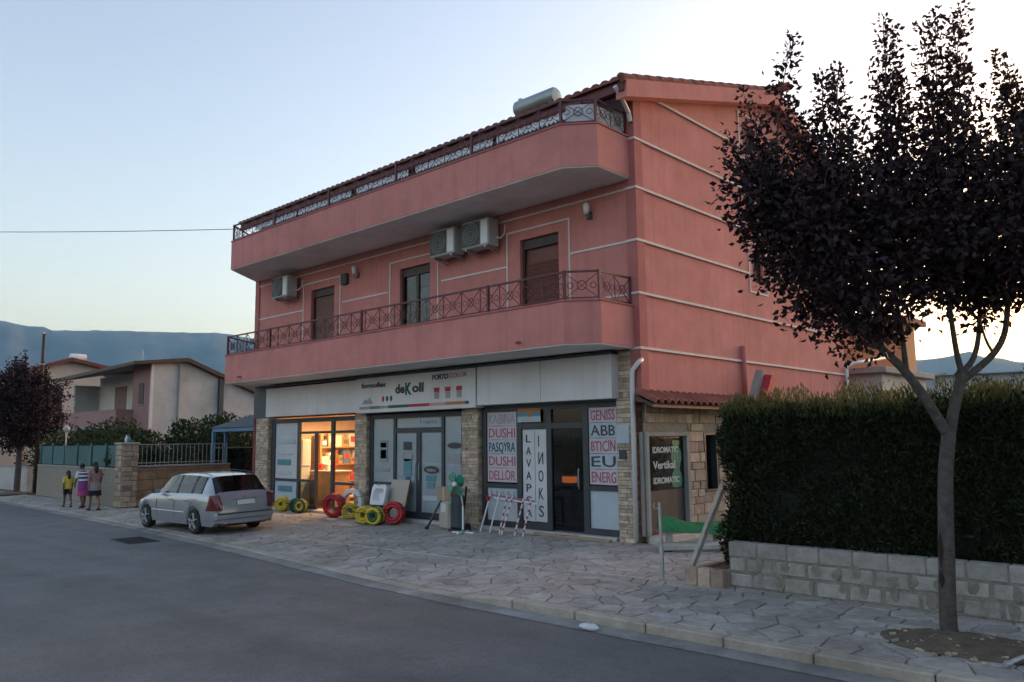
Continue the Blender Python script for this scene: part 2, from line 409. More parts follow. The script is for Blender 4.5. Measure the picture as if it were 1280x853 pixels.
g = MB(); g.add([(-90,-2.3,-.03),(60,-2.3,-.03),(60,90,-.03),(-90,90,-.03)], [(0,1,2,3)]); struct(g.build('yard_ground', 'yard'))

# kerb: one stone after another
kerb = struct(bpy.data.objects.new('kerb', None)); col.objects.link(kerb)
x = 11.0
while x > -34:
    ln = random.uniform(.88, 1.02) if x > -8 else 1.6
    a, b = x-ln, x
    m = MB(); m.cbox(-.5*ln+.007, .5*ln-.007, -.09, .09, -.34, 0, .014)
    o = m.build('kerb_stone', 'kerb_stone', kerb)
    xm = (a+b)/2
    zt = hz(xm, ky(xm)); zt += random.uniform(-.006, .006)
    slope = math.atan2(hz(b, ky(b))-hz(a, ky(a)), ln)
    o.location = (xm, ky(xm)+.09, zt); o.rotation_euler = (random.uniform(-.01, .01), -slope, math.atan2(ky(b)-ky(a), ln)+random.uniform(-.006, .006))
    x = a

# crazy paving: every flagstone its own polygon
def back(x):
    if x < -14.6: return -2.28
    if x < 0.02: return .1
    if x < 3.05: return 3.6
    return -2.76
def clip(poly, px, py, nx, ny):     # keep (p-P).n <= 0
    out = []
    for i in range(len(poly)):
        a, b = poly[i], poly[(i+1) % len(poly)]
        da = (a[0]-px)*nx+(a[1]-py)*ny; db = (b[0]-px)*nx+(b[1]-py)*ny
        if da <= 0: out.append(a)
        if (da < 0) != (db < 0) and da != db:
            t = da/(da-db); out.append((a[0]+(b[0]-a[0])*t, a[1]+(b[1]-a[1])*t))
    return out
rs = random.Random(3)
seeds = []
SP = .31
i0 = int(-31/SP)
for i in range(i0, int(11/SP)):
    for j in range(int(-6/SP), int(4/SP)):
        x = (i+.5+rs.uniform(-.48, .48))*SP; y = (j+.5+rs.uniform(-.48, .48))*SP*.9
        if rs.random() < .12: continue
        if ky(x)+.2 < y < back(x)-.06: seeds.append((x, y))
grid = {}
for s in seeds: grid.setdefault((int(s[0]//.6), int(s[1]//.6)), []).append(s)
pavement = struct(bpy.data.objects.new('pavement', None)); col.objects.link(pavement)
base = MB()
xs = [-34+.5*i for i in range(91)]
for a, b in zip(xs, xs[1:]):
    ym = (a+b)/2
    bk = back(ym)
    ys = [0, .33, .66, 1]
    for p, q in zip(ys, ys[1:]):
        f = lambda xx, t: (xx, ky(xx)+.17+(bk-ky(xx)-.17)*t, 0)
        qd = [f(a,p), f(b,p), f(b,q), f(a,q)]
        base.add([(u, v, hz(u, v)-.012) for u, v, _ in qd], [(0,1,2,3)])
base.build('mortar_bed', 'paving_joint', pavement)
cells = []
for s in seeds:
    poly = [(s[0]-.7, s[1]-.7), (s[0]+.7, s[1]-.7), (s[0]+.7, s[1]+.7), (s[0]-.7, s[1]+.7)]
    k = (int(s[0]//.6), int(s[1]//.6))
    for di in range(-3, 4):
        for dj in range(-3, 4):
            for t in grid.get((k[0]+di, k[1]+dj), ()):
                if t is s: continue
                dx, dy = t[0]-s[0], t[1]-s[1]
                if dx*dx+dy*dy > 1.8: continue
                poly = clip(poly, (s[0]+t[0])/2, (s[1]+t[1])/2, dx, dy)
    sl = (ky(s[0]+.1)-ky(s[0]-.1))/.2
    poly = clip(poly, s[0], ky(s[0])+.18, sl, -1)
    poly = clip(poly, s[0], back(s[0]), 0, 1)
    if s[0] > 3.05: poly = clip(poly, 2.2, 0, -1, 0)
    if len(poly) < 3: continue
    # pull in for the joint
    n = len(poly); inn = poly; gap = rs.uniform(.007, .014)
    for i in range(n):
        a, b = poly[i], poly[(i+1) % n]; ex, ey = b[0]-a[0], b[1]-a[1]; l = math.hypot(ex, ey)
        if l < 1e-5: continue
        nx, ny = ey/l, -ex/l
        inn = clip(inn, a[0]-nx*gap, a[1]-ny*gap, nx, ny)
        if len(inn) < 3: break
    if len(inn) < 3: continue
    cl = [inn[0]]
    for p in inn[1:]:
        if math.hypot(p[0]-cl[-1][0], p[1]-cl[-1][1]) > .02: cl.append(p)
    if len(cl) < 3: continue
    cells.append((math.hypot(s[0]-8.48, s[1]+12.6), s, cl))
cells.sort(key=lambda c: c[0])
def in_view(s): # roughly inside what the photograph shows
    return s[0]+ (s[1]+12.6)*.0 < 7.2 and not (0 < s[0] < 3.0 and s[1] > .9)
def stone_geo(m, s, cl, o):
    n = len(cl); dz = rs.uniform(0, .007); tx, ty = rs.uniform(-.016, .016), rs.uniform(-.016, .016)
    top = [(x-o[0], y-o[1], hz(x, y)+dz+(x-s[0])*tx+(y-s[1])*ty-o[2]) for x, y in cl]
    ins = [(s[0]-o[0]+(x-s[0]+o[0]-o[0])*1, y-o[1], 0) for x, y in cl]
    low = [(x-o[0], y-o[1], hz(x, y)-.03-o[2]) for x, y in cl]
    c2 = [(x*.955, y*.955, z+.004) for x, y, z in top] if o[0] or o[1] else None
    cx = sum(x for x, y in cl)/n-o[0]; cy = sum(y for x, y in cl)/n-o[1]
    c2 = [(cx+(x-cx)*.94, cy+(y-cy)*.94, z+.004) for x, y, z in top]
    m.add(c2+top+low, [tuple(range(n))]+[(i, n+i, n+(i+1) % n, (i+1) % n) for i in range(n)]+[(n+i, 2*n+i, 2*n+(i+1) % n, n+(i+1) % n) for i in range(n)])
rest = MB(); k = 0
for d, s, cl in cells:
    if k < 300 and in_view(s):
        m = MB(); o = (s[0], s[1], hz(*s)); stone_geo(m, s, cl, o); m.build('flagstone', 'paving', pavement, loc=o); k += 1
    else: stone_geo(rest, s, cl, (0, 0, 0))
stuff(rest.build('distant_flagstones', 'paving', pavement))
# pale edging strip let into the paving
strip = struct(bpy.data.objects.new('edging_strip', None)); col.objects.link(strip)
A, B = Vector((-6.6, -3.38, 0)), Vector((2.25, -3.06, 0)); n = 18
for i in range(n):
    p, q = A.lerp(B, i/n), A.lerp(B, (i+.965)/n); d = Vector((.036, 0, 0)); w = .02
    m = MB(); z0, z1 = hz(p.x, p.y)+.0155, hz(q.x, q.y)+.0155
    m.add([(p.x,p.y-w,z0),(q.x,q.y-w,z1),(q.x,q.y+w,z1),(p.x,p.y+w,z0),(p.x,p.y-w,z0-.02),(q.x,q.y-w,z1-.02),(q.x,q.y+w,z1-.02),(p.x,p.y+w,z0-.02)],
          [(0,1,2,3),(0,4,5,1),(1,5,6,2),(2,6,7,3),(3,7,4,0)])
    m.build('strip_slab', 'marble_strip', strip)
# drain cover in the road
mc = thing('drain_cover', 'dark rectangular iron drain cover set in the asphalt', 'drain cover', (-9.5, -5.35, ROAD), R(-4))
m = MB(); m.box(-.62, .62, -.32, .32, .001, .008); m.build('frame', 'rubber', mc)
for i in range(9): m = MB(); m.box(-.57+i*.127, -.50+i*.127, -.27, .27, .008, .014); m.build('rib', 'rubber', mc)
# tree pit
m = MB(); n = 26
ring = []
for i in range(n):
    a = 2*math.pi*i/n; r = 1+.12*noise.noise((math.cos(a)*2, math.sin(a)*2, 4))
    ring.append((6.30+.78*r*math.cos(a), -4.15+.55*r*math.sin(a)))
vs_ = [(6.3, -4.1, .055)]; fs = []
for kx, zz in ((.35, .06), (.7, .04), (1, .012)):
    vs_ += [(6.35+(x-6.35)*kx, -4.2+(y+4.2)*kx, zz+.012*noise.noise((x*4*kx, y*4, 1))) for x, y in ring]
fs += [(0, 1+i, 1+(i+1) % n) for i in range(n)]
for l in range(2): fs += [(1+l*n+i, 1+(l+1)*n+i, 1+(l+1)*n+(i+1) % n, 1+l*n+(i+1) % n) for i in range(n)]
m.add(vs_, fs); struct(m.build('tree_pit', 'earth', smooth=True))
m = MB()
for i in range(90):
    a = rs.uniform(0, 6.28); r = rs.random()**.6; x, y = 6.35+.95*r*math.cos(a), -4.2+.64*r*math.sin(a); s = rs.uniform(.01, .04)
    m.obox((x, y, .05-.04*r+s*.2), (s*1.6, s, s*.6), (rs.uniform(-.4,.4), rs.uniform(-.4,.4), rs.uniform(0, 3)))
stuff(tag(m.build('pit_rubble', 'stone_wall'), 'small stones and clods scattered on the earth at the tree foot', 'rubble'))

# ================================================================ main building
B0 = thing('apartment_building', 'pink three-storey building with white bands, two long balconies and shops below', 'building', (0, 0, 0))
L = 14.26; DEP = 10.24
RF = lambda y: 8.60+.284*(y+.55)          # underside of the front roof slope
RR = lambda y: RF(6.1)-.31*(y-6.1)
# upper front wall with three balcony doors
doors = [(-11.2, -10.05), (-7.18, -6.02), (-3.04, -1.95)]
m = MB(); m.wall((-L, 0, 3.64), (1,0,0), (0,0,1), L, 3.32, [(a+L, b+L, .14, 2.63) for a, b in doors], .24, (0,-1,0)); m.build('front_wall', 'pink', B0)
m = MB(); m.wall((-L, 0, 6.97), (1,0,0), (0,0,1), L-.02, 1.76, [(2.2, 3.5, .9, 1.7), (8.5, 9.8, .9, 1.7)], .24, (0,-1,0)); m.build('attic_front_wall', 'plaster_white', B0)
for a in (2.2, 8.5):
    w = MB().box(a-L, a+1.3-L, .1, .12, 7.87, 8.67).build('attic_window', 'shutter', B0)
# side wall, cut to the gable
holes = [(.15, 1.52, .14, 2.03), (2.2, 2.75, .83, 2.04), (4.62, 5.22, 8.76, 9.45), (4.82, 5.36, 5.55, 6.34)]
m = MB(); m.wall((0, 0, 0), (0,1,0), (0,0,1), DEP, 11, holes, .24, (1,0,0))
me = m.mesh('side_wall'); bm = bmesh.new(); bm.from_mesh(me); bmesh.ops.remove_doubles(bm, verts=bm.verts, dist=1e-4)
for p, nrm in (((0, -.55, RF(-.55)), (0, -.284, 1)), ((0, 6.1, RF(6.1)), (0, .31, 1))):
    bmesh.ops.bisect_plane(bm, geom=bm.verts[:]+bm.edges[:]+bm.faces[:], plane_co=p, plane_no=nrm, clear_outer=True)
bm.to_mesh(me); bm.free(); me.materials.append(MATS['pink']); o = inst(me, 'side_wall', B0)
m = MB(); m.add([(-L,0,0),(-L,DEP,0),(-L,DEP,RR(DEP)),(-L,6.1,RF(6.1)),(-L,0,RF(0))], [(4,3,2,1,0)])
m.add([(-L,DEP,0),(0,DEP,0),(0,DEP,RR(DEP)),(-L,DEP,RR(DEP))], [(3,2,1,0)]); m.build('rear_walls', 'pink', B0)
# corner pilasters and ground-floor lintel
MB().box(-.2, .035, -.035, .22, 2.62, RF(0)-.06).build('corner_pilaster', 'pink_dark', B0)
MB().box(-L-.03, -L+.2, -.035, .2, 3.64, 6.96).build('corner_pilaster', 'pink_dark', B0)
MB().box(-L, -.2, .002, .3, 2.66, 3.637).build('lintel', 'ac_grille', B0)
MB().box(-L, -.25, .3, 5.4, 2.76, 2.9).build('ceiling_slab', 'concrete', B0)
# white bands
for i, z in enumerate((3.64, 4.70, 5.735, 6.78, 7.765, 8.775)):
    segs = [(-.05, DEP)]
    if i == 2: segs = [(-.05, 4.6), (5.58, DEP)]
    if i == 5: segs = [(.7, 4.38)]
    for a, b in segs: MB().box(.003 if a > 0 else .037, .05, a, b, z-.023, z+.023).build('white_band', 'band_white', B0) if a > 0 else MB().box(.003, .05, .225, b, z-.023, z+.023).build('white_band', 'band_white', B0)
    if i not in (5,):
        MB().box(-.21, .05, -.05, .225, z-.023, z+.023).build('white_band', 'band_white', B0)
for z, segs in ((5.735, [(-L+.2, -11.6), (-9.66, -7.62), (-5.6, -3.42), (-1.66, -.21)]), (6.78, [(-L+.2, -.21)]), (4.70, [(-1.66, -.21), (-5.6, -3.42), (-9.66, -7.62), (-L+.2, -11.6)])):
    for a, b in segs: MB().box(a, b, -.018, -.002, z-.021, z+.021).build('white_band', 'band_white', B0)
# door trims and balcony doors with roller shutters
for k, (a, b) in enumerate(doors):
    d = MB().box(a+.02, b-.02, .16, .2, 3.8, 6.25).build('balcony_door', ('shutter_brown', 'wood_dark', 'shutter')[k], B0)
    t = .04
    tr = MB(); u0, u1, zt = a-.40, b+.32, 6.50
    tr.box(u0, u0+t, -.02, -.003, 3.85, zt); tr.box(u1-t, u1, -.02, -.003, 3.85, zt); tr.box(u0+t, u1-t, -.02, -.003, zt-t, zt); tr.build('door_surround', 'band_white', d)
    fr = MB(); fr.box(a, a+.06, .08, .16, 3.8, 6.27); fr.box(b-.06, b, .08, .16, 3.8, 6.27); fr.box(a+.06, b-.06, .08, .16, 6.06, 6.27); fr.build('door_frame', 'wood_dark', d)
    if k != 1:
        sl = MB(); z = 3.82 if k == 0 else 3.82
        top = 6.05 if k == 0 else 5.72
        while z < top: sl.add([(a+.06, .14, z), (b-.06, .14, z), (b-.06, .125, z+.028), (a+.06, .125, z+.028), (b-.06, .14, z+.05), (a+.06, .14, z+.05)], [(0,1,2,3),(3,2,4,5)]); z += .052
        stuff(sl.build('shutter_slats', ('shutter_brown', '', 'shutter')[k], d))
    else:
        mid = (a+b)/2
        fr = MB(); fr.box(mid-.05, mid+.05, .09, .15, 3.8, 6.06); fr.build('door_mullion', 'wood_dark', d)
        for p, q in ((a+.06, mid-.05), (mid+.05, b-.06)): MB().box(p, q, .12, .13, 3.82, 6.06).build('pane', 'pane_dark', d)
        # a curtain hangs behind the open leaf
        cu = MB(); nn = 40
        vs_ = []; 
        for i in range(nn+1):
            x = mid+.02+(b-.08-mid)*i/nn; y = .150+.006*math.sin(i*1.3)
            vs_ += [(x, y, 3.82), (x, y, 5.7)]
        cu.add(vs_, [(2*i, 2*i+2, 2*i+3, 2*i+1) for i in range(nn)]); cu.build('curtain', 'curtain', d, smooth=True)
# side windows
for (a, b, z0, z1), (ta, tb, tz0, tz1) in (((4.62, 5.22, 8.76, 9.45), (4.40, 5.44, 8.52, 9.68)), ((4.82, 5.36, 5.55, 6.34), (4.62, 5.56, 5.30, 6.52))):
    w = MB().box(-.16, -.13, a, b, z0, z1).build('side_window', 'shutter', B0)
    t = .04; tr = MB(); tr.box(.003, .02, ta, ta+t, tz0, tz1); tr.box(.003, .02, tb-t, tb, tz0, tz1); tr.box(.003, .02, ta+t, tb-t, tz0, tz0+t); tr.box(.003, .02, ta+t, tb-t, tz1-t, tz1); tr.build('window_surround', 'band_white', w)
    fr = MB(); fr.box(-.13, -.06, a, a+.05, z0, z1); fr.box(-.13, -.06, b-.05, b, z0, z1); fr.box(-.13, -.06, a+.05, b-.05, z1-.05, z1); fr.box(-.13, -.06, a+.05, b-.05, z0, z0+.05); fr.build('window_frame', 'wood_dark', w)
    sl = MB(); z = z0+.06
    while z < z1-.08: sl.box(-.13, -.11, a+.05, b-.05, z, z+.035); z += .045
    stuff(sl.build('shutter_slats', 'shutter', w))
# balconies
foot = [(-14.33, 0), (-13.35, -1.45), (-.66, -1.45), (-.1, -1.06), (-.1, 0)]
foot2 = [(-14.33, 0), (-13.20, -1.45), (-.66, -1.45), (-.1, -1.04), (-.1, 0)]
def inset(poly, d):
    out = []
    n = len(poly)
    for i in range(n):
        p0, p1, p2 = Vector(poly[i-1]), Vector(poly[i]), Vector(poly[(i+1) % n])
        if i in (0, n-1):
            nb = p2 if i == 0 else p0
            out.append((p1.x+(d if i == 0 else -d)*1.15, 0)); continue
        e0 = (p1-p0).normalized(); e1 = (p2-p1).normalized()
        n0 = Vector((-e0.y, e0.x)); n1 = Vector((-e1.y, e1.x)); b = (n0+n1).normalized()
        q = p1+b*d/max(.3, b.dot(n0)); out.append((q.x, q.y))
    return out
panel_cache = {}
def railing(par, foot_, z0, z1, posts_x):
    r = MB()
    line = [Vector((x, y, 0)) for x, y in inset(foot_, .05)]
    line = [line[0].lerp(line[1], .02)]+line[1:4]+[line[4]+Vector((0, -.05, 0))]
    for p, q in zip(line, line[1:]):
        r.bar(p+Vector((0,0,z1)), q+Vector((0,0,z1)), .04, .035); r.bar(p+Vector((0,0,z0+.07)), q+Vector((0,0,z0+.07)), .022, .022)
    top = r.build('railing', 'iron_red', par)
    def post(p, w=.045): MB().box(p[0]-w/2, p[0]+w/2, p[1]-w/2, p[1]+w/2, z0+.028, z1+.03).build('post', 'iron_red', top)
    for p in line: post(p)
    for xx in posts_x: post((xx, line[1].y), .05)
    hgt = z1-z0-.09
    for p, q in zip(line, line[1:]):
        ln = (q-p).length; k = max(1, round(ln/.55)); w = ln/k; ang = math.atan2(q.y-p.y, q.x-p.x)
        key = (round(w, 2), round(hgt, 2))
        if key not in panel_cache:
            m = MB(); t = .012; w2 = w/2-.01; hh = hgt/2
            m.bar((-w2,0,-hh), (w2,0,hh), t); m.bar((-w2,.013,hh), (w2,.013,-hh), t)
            m.torus((0, 0, 0), .085, .009, (math.pi/2, 0, 0), 14, 5)
            m.bar((-w/2,0,-hh), (-w/2,0,hh), .016)
            for sx in (-1, 1): m.torus((sx*w*.33, 0, 0), .055, .007, (math.pi/2, 0, 0), 10, 4)
            me_ = m.mesh('rail_panel'); me_.materials.append(MATS['iron_red']); panel_cache[key] = me_
        for i in range(k):
            c = p.lerp(q, (i+.5)/k); inst(panel_cache[key], 'rail_panel', top, (c.x, c.y, z0+.075+hgt/2-.01), (0, 0, ang))
for fi, (ft, z0, z1) in enumerate(((foot, 3.64, 4.44), (foot2, 6.965, 7.80))):
    m = MB(); inn = inset(ft, .12)
    # parapet ring open at the wall side
    n = len(ft)
    vs_ = [(x, y, z0+.02) for x, y in ft]+[(x, y, z1) for x, y in ft]+[(x, y, z1) for x, y in inn]+[(x, y, z0+.16) for x, y in inn]
    fs = []
    for i in range(n-1): fs += [(i, i+1, n+i+1, n+i), (n+i, n+i+1, 2*n+i+1, 2*n+i), (2*n+i, 2*n+i+1, 3*n+i+1, 3*n+i)]
    m.add(vs_, fs); bal = m.build('balcony', 'pink', B0)
    m = MB(); cap = inset(ft, -.02); ci = inset(ft, .14)
    vs_ = [(x, y, z1+.002) for x, y in cap]+[(x, y, z1+.03) for x, y in cap]+[(x, y, z1+.03) for x, y in ci]+[(x, y, z1+.002) for x, y in ci]
    m.add(vs_, [f for i in range(n-1) for f in ((i, i+1, n+i+1, n+i), (n+i, n+i+1, 2*n+i+1, 2*n+i), (2*n+i, 2*n+i+1, 3*n+i+1, 3*n+i), (3*n+i, 3*n+i+1, i+1, i))]); m.build('parapet_cap', 'pink_dark', bal)
    MB().prism(inset(ft, .015), z0, z0+.15).build('balcony_slab', 'soffit', bal)
    railing(B0, ft, z1, z1+(.56 if fi == 0 else .50), [-10.98, -6.87, -2.65] if fi == 0 else [-10.9, -8.3, -5.6, -3.1])
# small drain spouts of the parapets
for x, z in ((-1.75, 3.80), (-12.4, 3.80)): MB().tube([(x, -1.36, z), (x, -1.58, z-.03)], .028, 8).build('drain_spout', 'pink_dark', B0)
# roof
X0, X1 = -14.2, .27
m = MB()
def slab(m, ya, za, yb, zb, t=.10):
    m.add([(X0,ya,za),(X1,ya,za),(X1,yb,zb),(X0,yb,zb),(X0,ya,za+t),(X1,ya,za+t),(X1,yb,zb+t),(X0,yb,zb+t)], [(0,3,2,1),(4,5,6,7),(0,1,5,4),(1,2,6,5),(2,3,7,6),(3,0,4,7)])
slab(m, -.6, RF(-.6), 6.1, RF(6.1)); slab(m, 6.1, RF(6.1), 10.75, RR(10.75))
roof = m.build('roof', 'board_red', B0)
MB().box(X0+.02, X1-.02, -.66, -.603, RF(-.6)-.11, RF(-.6)+.10).build('eave_board', 'board_red', roof)
rk = MB(); t = .24
rk.add([(.05,-.62,RF(-.62)-t),(.30,-.62,RF(-.62)-t),(.30,-.62,RF(-.62)+.13),(.05,-.62,RF(-.62)+.13),(.05,6.1,RF(6.1)-t),(.30,6.1,RF(6.1)-t),(.30,6.1,RF(6.1)+.13),(.05,6.1,RF(6.1)+.13),
        (.05,10.75,RR(10.75)-t),(.30,10.75,RR(10.75)-t),(.30,10.75,RR(10.75)+.13),(.05,10.75,RR(10.75)+.13)],
       [(0,1,2,3),(0,4,5,1),(1,5,6,2),(2,6,7,3),(3,7,4,0),(4,8,9,5),(5,9,10,6),(6,10,11,7),(7,11,8,4),(8,11,10,9)])
rk.build('gable_board', 'pink', roof)
MB().tube([(.10, -.72, RF(-.6)-.02), (.10, -.55, RF(-.6)-.14), (-.02, -.12, RF(-.6)-.32), (-.02, -.06, 8.1)], .045, 10).build('gutter_outlet', 'pvc', roof)
# barrel tiles: one row of half pipes per course
tl = MB(); pitch = .225; course = .42
def tiles(ya, yb, f, sgn):
    n = int(abs(yb-ya)/course); 
    for i in range(int((X1-X0)/pitch)):
        xc = X0+(i+.5)*pitch
        for j in range(n+1):
            y0 = ya+sgn*j*course; y1 = y0+sgn*(course+.05)
            if (yb-y1)*sgn < -.1: y1 = yb
            rr = .085; vs_ = []
            for (y, r_, lift) in ((y0, rr*1.12, .118), (y1, rr*.95, .10)):
                for k in range(6):
                    a = math.pi*k/5; vs_.append((xc+r_*1.25*math.cos(a), y, f(y)+lift+r_*math.sin(a)-.01+.004*rs.random()))
            fs = [(k, k+1, 7+k, 6+k) for k in range(5)]+[(5,4,3,2,1,0)]
            tl.add(vs_, fs)
tiles(-.74, 6.05, RF, 1); tiles(10.8, 6.15, RR, -1)
for i in range(36): tl.tube([(X0+.41*i, 6.1, RF(6.1)+.18), (X0+.41*i+.44, 6.1, RF(6.1)+.165)], [.13, .115], 8)
for j in range(16):
    y = -.7+j*.43; tl.tube([(.22, y, RF(y)+.15), (.22, y+.46, RF(y+.46)+.135)], [.10, .09], 8)
stuff(tl.build('roof_tiles', 'tile_red', roof))
# scalloped white valance of the rolled awning under the eave, in lengths between the posts
vl = [(-13.2, -10.95), (-10.85, -8.35), (-8.1, -6.0), (-5.75, -3.15), (-3.05, -.75)]
for a, b in vl:
    k = int((b-a)/.11); m = MB()
    vs_ = []; 
    for i in range(k*4+1):
        x = a+(b-a)*i/(k*4); dz_ = abs(math.sin(math.pi*i/4))*.06
        y = -.70+.012*math.sin(i*.8); vs_ += [(x, y, 8.47), (x, y-.004, 8.33-dz_), (x, y+.004, 8.33-dz_), (x, y+.004, 8.47)]
    m.add(vs_, [f for i in range(k*4) for f in ((4*i+1, 4*i+5, 4*i+4, 4*i), (4*i+3, 4*i+7, 4*i+6, 4*i+2))])
    m.build('awning_valance', 'cloth_white', B0)
MB().tube([(-13.25, -.70, 8.48), (-.7, -.70, 8.48)], .04, 8).build('awning_roller', 'board_red', B0)
# privacy screens behind the upper right railing
for (xa, xb, ya, yb) in ((-.62, -.2, -1.28, -1.0), (-.2, -.2, -.98, -.1)):
    m = MB(); n = 10; vs_ = []
    for i in range(n+1):
        t = i/n; x, y = xa+(xb-xa)*t, ya+(yb-ya)*t; w = .01*math.sin(i*2); vs_ += [(x-.03+w, y+w, 7.83), (x-.03+w, y+w, 8.24)]
    m.add(vs_, [(2*i, 2*i+2, 2*i+3, 2*i+1) for i in range(n)]); m.build('cloth_screen', 'cloth_white', B0)
# pillars clad in split stone
def clad(x0, x1, z0, z1, y, lo=.05, hi=.10, wlo=.12, whi=.34, m=None, d=.03):
    z = z0
    while z < z1-.02:
        h = min(rs.uniform(lo, hi), z1-z); x = x0
        while x < x1-.01:
            w = rs.uniform(wlo, whi)
            if x1-x-w < .07: w = x1-x
            m.cbox(x+.004, x+w-.004, y-d*rs.uniform(.4, 1), y+.03, z+.004, z+h-.004, .004); x += w
        z += h
pil = [(-14.05, -13.36, 2.66), (-9.0, -8.5, 2.66), (-4.9, -4.38, 2.66), (-.58, -.2, 3.62)]
for a, b, zt in pil:
    p = MB().box(a+.01, b-.01, -.0, .3, 0, zt).build('pillar', 'stone_mortar', B0)
    m = MB(); clad(a, b, 0, zt, 0, m=m)
    # the return face that looks towards the road end
    z = 0
    while z < zt-.02:
        h = min(rs.uniform(.05, .1), zt-z); m.cbox(b-.03, b+.015*rs.random()+.002, .004, .29, z+.004, z+h-.004, .004); z += h
    stuff(m.build('stone_facing', 'stone_strip', p))
# downpipe on the right-hand corner pillar, pipes on the side wall
MB().tube([(.02, .02, 3.42), (.02, -.10, 3.36), (-.10, -.12, 3.22), (-.12, -.12, 3.1), (-.13, -.12, .06)], .045, 10).build('downpipe', 'pvc', B0, smooth=True)
MB().tube([(.07, 4.02, 3.98), (.07, 4.02, 2.55)], .06, 10).build('vent_pipe', 'pink_dark', B0, smooth=True)
MB().tube([(.08, 10.12, .5), (.08, 10.12, 3.86), (.2, 10.3, 3.96), (.5, 12.1, 4.22)], .05, 10).build('downpipe', 'pvc', B0, smooth=True)
MB().box(-.52, -.36, -.05, -.022, 1.55, 1.72).build('meter_box', 'steel_dark', B0)
MB().box(-.56, -.28, -.045, -.022, 1.85, 2.2).build('notice_plate', 'paper_blue', B0)
# threshold step along the shop fronts
for a, b in ((-13.3, -9.05), (-8.45, -4.95), (-4.33, -.62)): MB().cbox(a, b, -.06, .4, -.02, .075, .01).build('threshold', 'marble_strip', B0)
# ================================================================ shop fronts
YF = .12
def bay(name, uprights, rails, yw=.05, mat='steel_dark'):
    """uprights (x0,x1,z0,z1), rails (x0,x1,z0,z1): aluminium sections"""
    m = MB()
    for x0, x1, z0, z1 in uprights: m.cbox(x0, x1, YF-.03, YF+yw, z0, z1, .004)
    for x0, x1, z0, z1 in rails: m.cbox(x0, x1, YF-.028, YF+yw-.004, z0, z1, .004)
    return m.build(name, mat, B0)
def pane(par, x0, x1, z0, z1, mat='pane', y=YF+.01, name='pane'): return MB().box(x0, x1, y, y+.008, z0, z1).build(name, mat, par)
# bay one: lit shop. covered pane, glazed door, open gap, window
U1 = bay('shop_front', [(-13.34, -13.14, .08, 2.62), (-11.92, -11.82, .08, 2.62), (-11.02, -10.94, .08, 2.2), (-10.24, -10.12, .08, 2.62), (-9.14, -9.03, .08, 2.62)],
         [(-13.14, -9.14, 2.50, 2.62), (-11.82, -9.14, 2.17, 2.24), (-13.14, -11.92, .08, .2), (-13.14, -11.92, .82, .89), (-11.82, -11.02, .82, .89), (-11.82, -11.02, .08, .2), (-10.12, -9.14, .78, .86), (-10.12, -9.14, .08, .2)])
pane(U1, -13.14, -11.92, .89, 2.5, 'film', name='covered_pane'); pane(U1, -13.14, -11.92, .2, .82, 'paper_blue', name='covered_pane')
pane(U1, -11.82, -11.02, .89, 2.17); pane(U1, -11.82, -11.02, .2, .82, 'pane_dark'); pane(U1, -11.82, -9.14, 2.24, 2.5); pane(U1, -10.12, -9.14, .86, 2.17); pane(U1, -10.12, -9.14, .2, .78)
# bay two: closed double door with white film
U2 = bay('shop_front', [(-8.5, -8.36, .08, 2.62), (-7.52, -7.42, .08, 2.62), (-6.63, -6.47, .08, 2.2), (-5.72, -5.62, .08, 2.62), (-5.03, -4.92, .08, 2.62)],
         [(-8.36, -5.03, 2.50, 2.62), (-7.42, -5.72, 2.14, 2.26), (-8.36, -7.52, .08, .2), (-7.42, -6.63, .08, .24), (-6.47, -5.72, .08, .24), (-5.62, -5.03, .08, .2), (-8.36, -7.52, .86, .92)])
for x0, x1, z0, z1 in ((-8.36, -7.52, .92, 2.5), (-8.36, -7.52, .2, .86), (-7.42, -5.72, 2.26, 2.5), (-7.42, -6.63, .24, 2.14), (-6.47, -5.72, .24, 2.14), (-5.62, -5.03, .2, 2.5)):
    pane(U2, x0, x1, z0, z1, 'film', name='filmed_pane'); pane(U2, x0, x1, z0, z1, 'pane', y=YF-.004)
for x in (-6.62, -6.49): MB().tube([(x, YF-.05, 1.0), (x, YF-.07, 1.05), (x, YF-.07, 1.35), (x, YF-.05, 1.4)], .012, 6).build('door_handle', 'alu', U2)
# bay three: papered window, papered leaf, open doorway, papered window
U3 = bay('shop_front', [(-4.36, -4.22, .08, 2.68), (-3.3, -3.16, .08, 2.68), (-2.46, -2.32, .08, 2.68), (-1.5, -1.36, .08, 2.68), (-.66, -.585, .08, 2.68)],
         [(-4.22, -.66, 2.56, 2.68), (-3.16, -1.5, 2.16, 2.28), (-4.22, -3.3, .90, .99), (-4.22, -3.3, .08, .2), (-3.16, -2.46, .08, .22), (-1.36, -.66, .08, .2), (-1.36, -.66, .93, 1.02)])
pane(U3, -4.22, -3.3, .99, 2.56, 'pane_dark'); pane(U3, -4.22, -3.3, .2, .90, 'film', name='covered_pane'); pane(U3, -3.16, -2.46, .22, 2.16, 'pane_dark'); pane(U3, -3.16, -1.5, 2.28, 2.56, 'pane_dark')
pane(U3, -2.32, -1.5, .1, 2.16, 'pane_dark', name='door_pane'); MB().tube([(-1.6, YF-.04, .95), (-1.6, YF-.06, 1.0), (-1.6, YF-.06, 1.3), (-1.6, YF-.04, 1.35)], .014, 6).build('door_handle', 'alu', U3)
pane(U3, -1.36, -.66, 1.02, 2.56, 'pane_dark'); pane(U3, -1.36, -.66, .2, .93, 'paper_blue', name='covered_pane')
